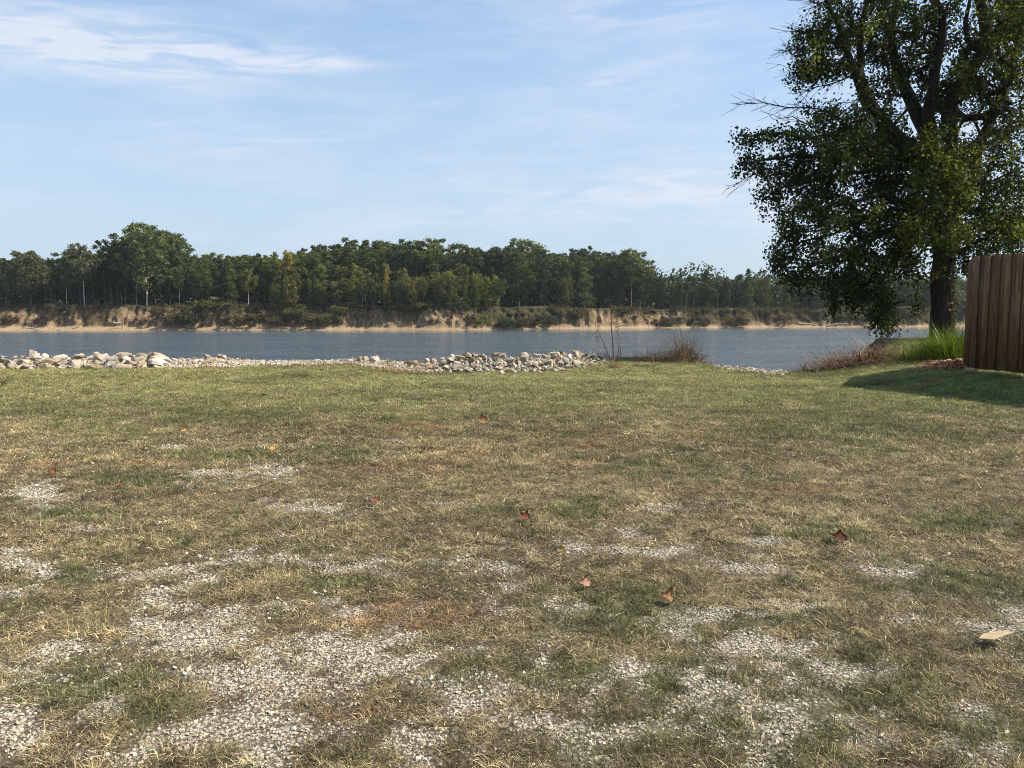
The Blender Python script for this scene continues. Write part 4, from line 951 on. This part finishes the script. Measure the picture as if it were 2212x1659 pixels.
# ------------------------------------------------------------------ grass and gravel: points carrying small tufts / stones
def hidden_template(name, me): return bpy.data.objects.new(name, me)      # never linked to the scene, only a shape for the instancer
def tuft(seed, n, L, spread, lay, wid, seg=2):
    rg = np.random.default_rng(seed); V = []; Fc = []; Cc = []; b = 0
    for k in range(n):
        p = np.array([*(rg.normal(0, .5, 2)*spread), -.004]); a = rg.uniform(0, 6.28); tl = abs(rg.normal(lay, .35)); h = np.array([math.cos(a), math.sin(a), 0]); d = h*math.sin(min(tl, 1.5))+np.array([0, 0, math.cos(min(tl, 1.5))])
        s = np.array([-h[1], h[0], 0])*math.cos(k)+np.array([0, 0, .6])*math.sin(k); ln = L*rg.uniform(.45, 1.25); w0 = wid*rg.uniform(.6, 1.2); v = rg.choice([.45, .8, 1.1, 1.7])*rg.uniform(.8, 1.2)
        cc = np.array([v*rg.uniform(.92, 1.08), v, v*rg.uniform(.8, 1.1)])
        for q in range(seg+1):
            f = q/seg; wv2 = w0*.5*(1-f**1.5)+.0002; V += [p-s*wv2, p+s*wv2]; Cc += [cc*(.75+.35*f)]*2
            if q < seg: p = p+d*ln/seg; d = d+h*.25-np.array([0, 0, .35]); d /= np.linalg.norm(d); p[2] = max(p[2], .002); Fc.append([b+2*q, b+2*q+1, b+2*q+3, b+2*q+2])
        b += 2*(seg+1)
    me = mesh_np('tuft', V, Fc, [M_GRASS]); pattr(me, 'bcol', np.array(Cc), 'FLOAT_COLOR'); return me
tcol = bpy.data.collections.new('tuft_shapes')
for i in range(5): tcol.objects.link(hidden_template(f'tuft_a_dry_{i}', tuft(i, 44, .055, .062, 1.05, .0034)))
for i in range(4): tcol.objects.link(hidden_template(f'tuft_b_green_{i}', tuft(20+i, 44, .050, .060, .65, .0034)))
for i in range(3): tcol.objects.link(hidden_template(f'tuft_c_far_{i}', tuft(40+i, 46, .060, .090, .95, .0060)))
for i in range(2): tcol.objects.link(hidden_template(f'tuft_d_stalk_{i}', tuft(60+i, 4, .085, .05, 1.1, .0024, 4)))
scol = bpy.data.collections.new('stone_shapes')
for i in range(8):
    bm = hull(200+i, n=9, e=(1, .78, .6), bev=0); me = bpy.data.meshes.new('stone'); bm.to_mesh(me); bm.free(); me.materials.append(M_GRAVEL); scol.objects.link(hidden_template(f'stone_{i}', me))

def scatter(name, P, idx, rot, scl, tint, coll, label, cat):
    me = bpy.data.meshes.new(name); me.vertices.add(len(P)); me.vertices.foreach_set('co', np.asarray(P, np.float32).ravel())
    a = me.attributes.new('idx', 'INT', 'POINT'); a.data.foreach_set('value', np.asarray(idx, np.int32))
    pattr(me, 'rot', rot, 'FLOAT_VECTOR'); pattr(me, 'scl', scl, 'FLOAT_VECTOR'); pattr(me, 'tint', tint, 'FLOAT_COLOR')
    o = obj(name, me)
    g = bpy.data.node_groups.new(name+'_scatter', 'GeometryNodeTree')
    g.interface.new_socket('Geometry', in_out='INPUT', socket_type='NodeSocketGeometry'); g.interface.new_socket('Geometry', in_out='OUTPUT', socket_type='NodeSocketGeometry')
    gi = g.nodes.new('NodeGroupInput'); go = g.nodes.new('NodeGroupOutput'); ip = g.nodes.new('GeometryNodeInstanceOnPoints'); ci = g.nodes.new('GeometryNodeCollectionInfo')
    ci.inputs['Collection'].default_value = coll; ci.inputs['Separate Children'].default_value = True; ci.inputs['Reset Children'].default_value = True
    def na(nm, ty):
        n_ = g.nodes.new('GeometryNodeInputNamedAttribute'); n_.data_type = ty; n_.inputs['Name'].default_value = nm; return n_.outputs['Attribute']
    mp = g.nodes.new('GeometryNodeMeshToPoints')
    g.links.new(gi.outputs[0], mp.inputs[0]); g.links.new(mp.outputs[0], ip.inputs['Points']); g.links.new(ci.outputs[0], ip.inputs['Instance']); ip.inputs['Pick Instance'].default_value = True
    g.links.new(na('idx', 'INT'), ip.inputs['Instance Index'])
    e2r = g.nodes.new('FunctionNodeEulerToRotation'); g.links.new(na('rot', 'FLOAT_VECTOR'), e2r.inputs[0]); g.links.new(e2r.outputs[0], ip.inputs['Rotation'])
    g.links.new(na('scl', 'FLOAT_VECTOR'), ip.inputs['Scale']); g.links.new(ip.outputs[0], go.inputs[0])
    md = o.modifiers.new('scatter', 'NODES'); md.node_group = g
    return tag(o, label, cat, None, 'stuff')

def pts_zone(y0, y1, dens, rg, marg=1.6):
    w1 = y1*.70+marg; n = int(2*w1*(y1-y0)*dens); x = rg.uniform(-w1, w1, n); y = rg.uniform(y0, y1, n)
    k = np.abs(x) < y*.70+marg; x, y = x[k], y[k]
    k = y < edge(x)+.55; return x[k], y[k]
rg = np.random.default_rng(99)
PP = []; II = []; RR = []; SS = []; TT = []
STRAW = np.array([.50, .40, .24]); BRN = np.array([.185, .145, .08]); OLV = np.array([.21, .20, .092]); GRN = np.array([.080, .100, .038]); LIME = np.array([.30, .295, .125]); REDB = np.array([.40, .235, .13]); GREY = np.array([.26, .225, .165])
for (y0, y1, dens, s0) in [(1.9, 4.5, 1000, .80), (4.5, 8, 650, .95), (8, 13, 480, 1.05), (13, 25.2, 330, 1.15)]:
    x, y = pts_zone(y0, y1, dens, rg)
    g_, gn, rd_, far, u, v = masks(x, y)
    bald = sstep(.62, .75, fbm(x*2.4, y*2.4, 133, 3))*.4*(1-far)
    keep = rg.random(len(x)) > np.clip(g_*.93+bald, 0, .97)
    keep &= ~((x < -6.2) & (y > edge(x)-.8)) & ~((x > -1.6) & (x < 1.9) & (y > edge(x)-.9))
    cl = fbm(x*13, y*11, 211, 2)+.35*(fbm(x*3.5, y*3.5, 213, 2)-.5)
    keep &= rg.random(len(x)) < sstep(.30, .56, cl)*.92+.08+.3*far
    x, y, g_, gn, rd_, far, v = [q[keep] for q in (x, y, g_, gn, rd_, far, v)]; n = len(x)
    isg = rg.random(n) < np.clip(gn*.82+.13+.10*far+.15*(fbm(x*2.2, y*2.2, 231, 3)-.4), 0, 1)
    t = rg.random(n)[:, None]; tone = fbm(x*.9, y*.9, 151, 3)[:, None]
    dry = BRN*(1-t)+STRAW*t; dry = dry*(.55+.9*tone); dry = dry*(1-.35*rg.random((n, 1)))
    dry = dry*(1-rd_[:, None]*.8)+REDB*(.55+.5*t)*rd_[:, None]*.8
    gr = GRN*(1-t)+OLV*t; gr = gr*(.6+.8*tone)
    lush = (sstep(930, 790, v)*sstep(.35, .7, fbm(x*.5, y*.9, 161, 3)+.15))[:, None]
    gr = gr*(1-.75*lush)+(LIME*.85+OLV*.15)*(.75+.5*t)*.95*lush
    brt = sstep(6.0, 9.5, x)*sstep(10.5, 14, y); gr = gr*(1-brt[:, None]*.4)+np.array([.19, .25, .075])*brt[:, None]*.4
    tint = np.where(isg[:, None], gr, dry)
    tint = tint*(.30+1.42*fbm(x*9, y*7, 221, 3, .7)*rg.uniform(.45, 1.55, n))[:, None]
    if y0 < 8: idx = np.where(isg, rg.integers(5, 9, n), rg.integers(0, 5, n))
    elif y0 < 13: idx = np.where(isg, rg.integers(5, 9, n), rg.integers(0, 5, n)); fsel = rg.random(n) < .35; idx = np.where(fsel, rg.integers(9, 12, n), idx)
    else: idx = np.where(rg.random(n) < .55, rg.integers(9, 12, n), np.where(isg, rg.integers(5, 9, n), rg.integers(0, 5, n)))
    st = rg.random(n) < (.03 if y0 < 8 else .015); idx = np.where(st, rg.integers(12, 14, n), idx); tint = np.where(st[:, None], STRAW*1.1, tint)
    hgt_ = s0*rg.uniform(.7, 1.2, n)*np.where(isg, 1.0, .85)*(.75+.5*fbm(x*1.3, y*1.3, 171, 3))
    hgt_ *= 1+1.3*sstep(-1.9, -.3, y-edge(x))*rg.random(n)**1.5
    PP.append(np.stack([x, y, height(x, y)], -1)); II.append(idx); RR.append(np.stack([rg.normal(0, .08, n), rg.normal(0, .08, n), rg.uniform(0, 6.28, n)], -1))
    SS.append(np.stack([s0*rg.uniform(.9, 1.25, n)]*2+[hgt_], -1)); TT.append(tint)
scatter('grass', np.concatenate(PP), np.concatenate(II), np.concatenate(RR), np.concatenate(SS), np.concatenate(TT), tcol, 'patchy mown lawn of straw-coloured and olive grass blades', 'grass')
print('tufts', sum(len(p) for p in PP))
PP = []; II = []; RR = []; SS = []; TT = []
for (y0, y1, dens, s0) in [(1.9, 4.2, 6800, .0160), (4.2, 7, 4300, .019), (7, 15, 1800, .025)]:
    x, y = pts_zone(y0, y1, dens, rg, 1.2)
    g_, gn, rd_, far, u, v = masks(x, y)
    keep = rg.random(len(x)) < np.maximum(g_**1.1, .05); x, y = x[keep], y[keep]; n = len(x)
    s = s0*np.clip(np.exp(rg.normal(-.35, .42, n)), .3, 2.1)
    t = rg.random((n, 1)); tint = (np.array([.40, .375, .33])*(1-t)+np.array([.72, .69, .63])*t)*(.7+.4*rg.random((n, 1)))*np.array([.97, .93, .82])
    PP.append(np.stack([x, y, height(x, y)+s*rg.uniform(-.15, .2, n)], -1)); II.append(rg.integers(0, 8, n)); RR.append(np.stack([rg.normal(0, .5, n), rg.normal(0, .5, n), rg.uniform(0, 6.28, n)], -1))
    SS.append(np.stack([s, s, s], -1)); TT.append(tint)
scatter('gravel', np.concatenate(PP), np.concatenate(II), np.concatenate(RR), np.concatenate(SS), np.concatenate(TT), scol, 'pale crushed limestone gravel showing through the thin lawn', 'gravel')
print('stones', sum(len(p) for p in PP))
# small rubble between the rocks of the near bank
n = 7500; dx = np.concatenate([rg.uniform(-90, 360, 1500), rg.uniform(360, 960, 3800), rg.uniform(910, 1330, 1800), rg.uniform(1540, 1700, 400)])
Y0 = np.array([edge_at(q) for q in dx]); Y = Y0+np.where((dx > 360) & (dx < 960), rg.uniform(-.9, .5, n)*(.4+fbm(dx*.02, dx*0, 301, 2)), rg.uniform(-.75, .9, n)); x = (dx/2.16-512)/F*Y; s = rg.uniform(.04, .19, n)
t = rg.random((n, 1)); tint = (np.array([.30, .25, .19])*(1-t)+np.array([.60, .54, .45])*t)
scatter('rubble', np.stack([x, Y, height(x, Y)+s*.2], -1), rg.integers(0, 8, n), rg.normal(0, 1, (n, 3)), np.stack([s]*3, -1), tint, scol, 'small broken limestone filling between the bank rocks', 'rubble')

# ------------------------------------------------------------------ fallen leaves and the pale card
def fallen_leaf(seed, curl):
    rg = np.random.default_rng(seed); bm = bmesh.new(); K = 40
    def rad_(a):                                                            # five-lobed outline, stalk at -Y
        lob = [(math.pi/2, 1.0), (math.pi/2-1.0, .88), (math.pi/2+1.0, .88), (math.pi/2-2.05, .62), (math.pi/2+2.05, .62)]
        v = .60
        for (c, k) in lob:
            d = abs((a-c+math.pi) % (2*math.pi)-math.pi); v = max(v, k*(1-min(1, d/.55)**1.1*.55))
        return v*(1+.07*math.sin(a*23+seed))
    def put(r_, a):
        x, y = r_*math.cos(a), r_*math.sin(a); z = curl[0]*x*x+curl[1]*y*y*1.3+curl[2]*x*y*2+.05*math.sin(a*5+seed)*r_
        return bm.verts.new((x*.5*(1-.15*abs(curl[0])), y*.5, z*.5))
    c = put(0, 0); rings = []
    for f in (.33, .66, 1.0): rings.append([put(rad_(2*math.pi*i/K)*f if f == 1.0 else (rad_(2*math.pi*i/K)*.5+.3)*f, 2*math.pi*i/K) for i in range(K)])
    for i in range(K):
        j = (i+1) % K; bm.faces.new((c, rings[0][i], rings[0][j]))
        for q in range(2): bm.faces.new((rings[q][i], rings[q+1][i], rings[q+1][j], rings[q][j]))
    bmesh.ops.solidify(bm, geom=list(bm.faces), thickness=.006)
    me = bpy.data.meshes.new('leaf_blade'); bm.to_mesh(me); bm.free()
    me.polygons.foreach_set('use_smooth', np.ones(len(me.polygons), bool)); tb = TB(); tb.tube([(0, -.1, 0), (.03, -.28, .01), (.08, -.48, -.02)], [.010, .008, .009], 5); return me, tb
LV = [(1043, 914, 'orange', .22, 2.0, 'upright orange-tan leaf casting a dark shadow, alone in the middle of the lawn'), (256, 1050, 'orange', .15, .35, 'curled orange leaf between the two gravel patches near the edge'),
      (811, 1081, 'red', .15, .55, 'bright red leaf above the gravel patch left of the middle'), (1133, 1117, 'red', .17, .35, 'dull red flat leaf nearest the middle of the lawn'), (1812, 1163, 'maroon', .21, .5, 'large dark maroon leaf, the darkest one on the lawn'),
      (1263, 1260, 'pink', .14, .45, 'pale pinkish leaf above the dark green tuft'), (1441, 1290, 'orange', .14, .25, 'orange and maroon folded leaf beside the dark green tuft'), (1213, 1188, 'yellow', .10, .25, 'small yellow leaf between the gravel patches'),
      (109, 1018, 'red', .15, .3, 'faded red leaf above the big gravel patch at the lawn side'), (590, 973, 'yellow', .15, .9, 'pale yellow leaf standing up behind the split gravel patch'), (396, 932, 'yellow', .14, .8, 'small golden leaf in dark green grass of grass'),
      (343, 866-27, 'tan', .15, .5, 'tan leaf in the green strip near the rock wall'), (563, 803+8, 'orange', .18, .4, 'orange leaf in the green strip below the rock gap'), (122, 890, 'tan', .16, .8, 'tan leaf beside a dark brown one far back on the lawn'),
      (112, 891, 'brown', .17, .7, 'dark brown leaf beside the tan one far back on the lawn'), (8, 832, 'brown', .2, .7, 'brown leaf far back at the edge of the photo'), (566, 856, 'brown', .15, .9, 'dark brown upright leaf in the far grass'),
      (697, 888, 'brown', .16, .5, 'dark brown leaf lying near the reddish dead patch'), (912, 972, 'brown', .15, .5, 'dark brown crumpled leaf below the reddish dead patch'), (1018, 866, 'brown', .15, .5, 'brown leaf beyond the upright orange one'), (430, 1072, 'tan', .09, .9, 'tiny tan upright leaf below the split gravel patch')]
random.seed(17)
for i, (dx, dy, cn, size, tilt, lab) in enumerate(LV):
    rdir = ray(dx, dy); t = EYE/-rdir[2]; x, y = rdir[0]*t, rdir[1]*t
    for _ in range(3): t = (EYE-float(height(x, y))-.04)/-rdir[2]; x, y = rdir[0]*t, rdir[1]*t
    bl, tb = fallen_leaf(i, (random.uniform(-.5, .6), random.uniform(-.3, .7), random.uniform(-.3, .3))); bl.materials.append(LEAFM[cn])
    st = tb.mesh('stalk', LEAFM['brown' if cn in ('brown', 'maroon') else 'tan'])
    z = float(height(x, y))+.030+size*.22*math.sin(tilt)
    size *= .85; tilt *= .4; o = empty('fallen_leaf', (x, y, z), 0, size); o.rotation_euler = (tilt, random.uniform(-.3, .3), random.uniform(-.6, .6)); tag(o, lab, 'leaf', 'fallen leaves on the lawn')
    obj('leaf_blade', bl, o); obj('stalk', st, o)
# pale card
rdir = ray(2149, 1387); t = (EYE-.03)/-rdir[2]; x, y = rdir[0]*t, rdir[1]*t
bm = bmesh.new(); out = [(-.085, -.005), (-.035, .05), (.02, .052), (.075, .038), (.088, .0), (.03, -.022), (-.03, -.055)]
rg = np.random.default_rng(4); vs = [bm.verts.new((a, b, .014*a/.09)) for a, b in out]; f = bm.faces.new(vs)
bmesh.ops.solidify(bm, geom=[f], thickness=.008); bmesh.ops.bevel(bm, geom=list(bm.edges), offset=.0012, segments=1, affect='EDGES')
me = bpy.data.meshes.new('card'); bm.to_mesh(me); bm.free()
me.materials.append(pmat('tan_card', lambda t, bs: t.set(bs, 'Base Color', t.ramp(t.noise(OC(t), 30, 5), (.3, (.58, .45, .26)), (.7, (.74, .62, .41)))), .8, .2))
o = obj('cardboard_scrap', me); o.location = (x, y, float(height(x, y))+.052); o.scale = (.95, .8, 1); o.rotation_euler = (-.06, -.03, -.06); tag(o, 'flat pale tan scrap of cardboard propped on the gravelly grass', 'cardboard')

# copies that share a wording are told apart by their order along the bank
ORD = ['first', 'second', 'third', 'fourth', 'fifth', 'sixth', 'seventh', 'eighth', 'ninth', 'tenth', 'eleventh', 'twelfth', 'thirteenth', 'fourteenth', 'fifteenth', 'sixteenth', 'seventeenth', 'eighteenth', 'nineteenth', 'twentieth',
       '21st', '22nd', '23rd', '24th', '25th', '26th', '27th', '28th', '29th', '30th', '31st', '32nd', '33rd', '34th', '35th', '36th', '37th', '38th', '39th', '40th', '41st', '42nd', '43rd', '44th', '45th', '46th', '47th', '48th', '49th', '50th']
byl_ = {}
for o in list(sc.objects):
    if o.parent is None and o.get('label') and o.get('group'): byl_.setdefault((o['group'], o['label']), []).append(o)
for (g_, l_), L_ in byl_.items():
    if len(L_) > 1:
        L_.sort(key=lambda o: o.location.x/o.location.y)
        for i, o in enumerate(L_): o['label'] = f'{l_}, {ORD[min(i, 49)]} from the left'

# the summer air over the river
hz = bpy.data.meshes.new('haze'); bm = bmesh.new(); bmesh.ops.create_cube(bm, size=1.0); bm.to_mesh(hz); bm.free()
ho = obj('haze', hz); ho.scale = (5200, 3100, 60); ho.location = (0, 1380, 23.5); tag(ho, 'thin summer haze over the river', 'haze', None, 'stuff')
mh = bpy.data.materials.new('haze_air'); mh.use_nodes = True; t = NT(mh.node_tree); pv = t.n('ShaderNodeVolumePrincipled', Density=.00009, Anisotropy=.2); pv.inputs['Color'].default_value = (.86, .92, 1, 1)
oo = t.n('ShaderNodeOutputMaterial'); t.t.links.new(pv.outputs[0], oo.inputs['Volume']); hz.materials.append(mh)
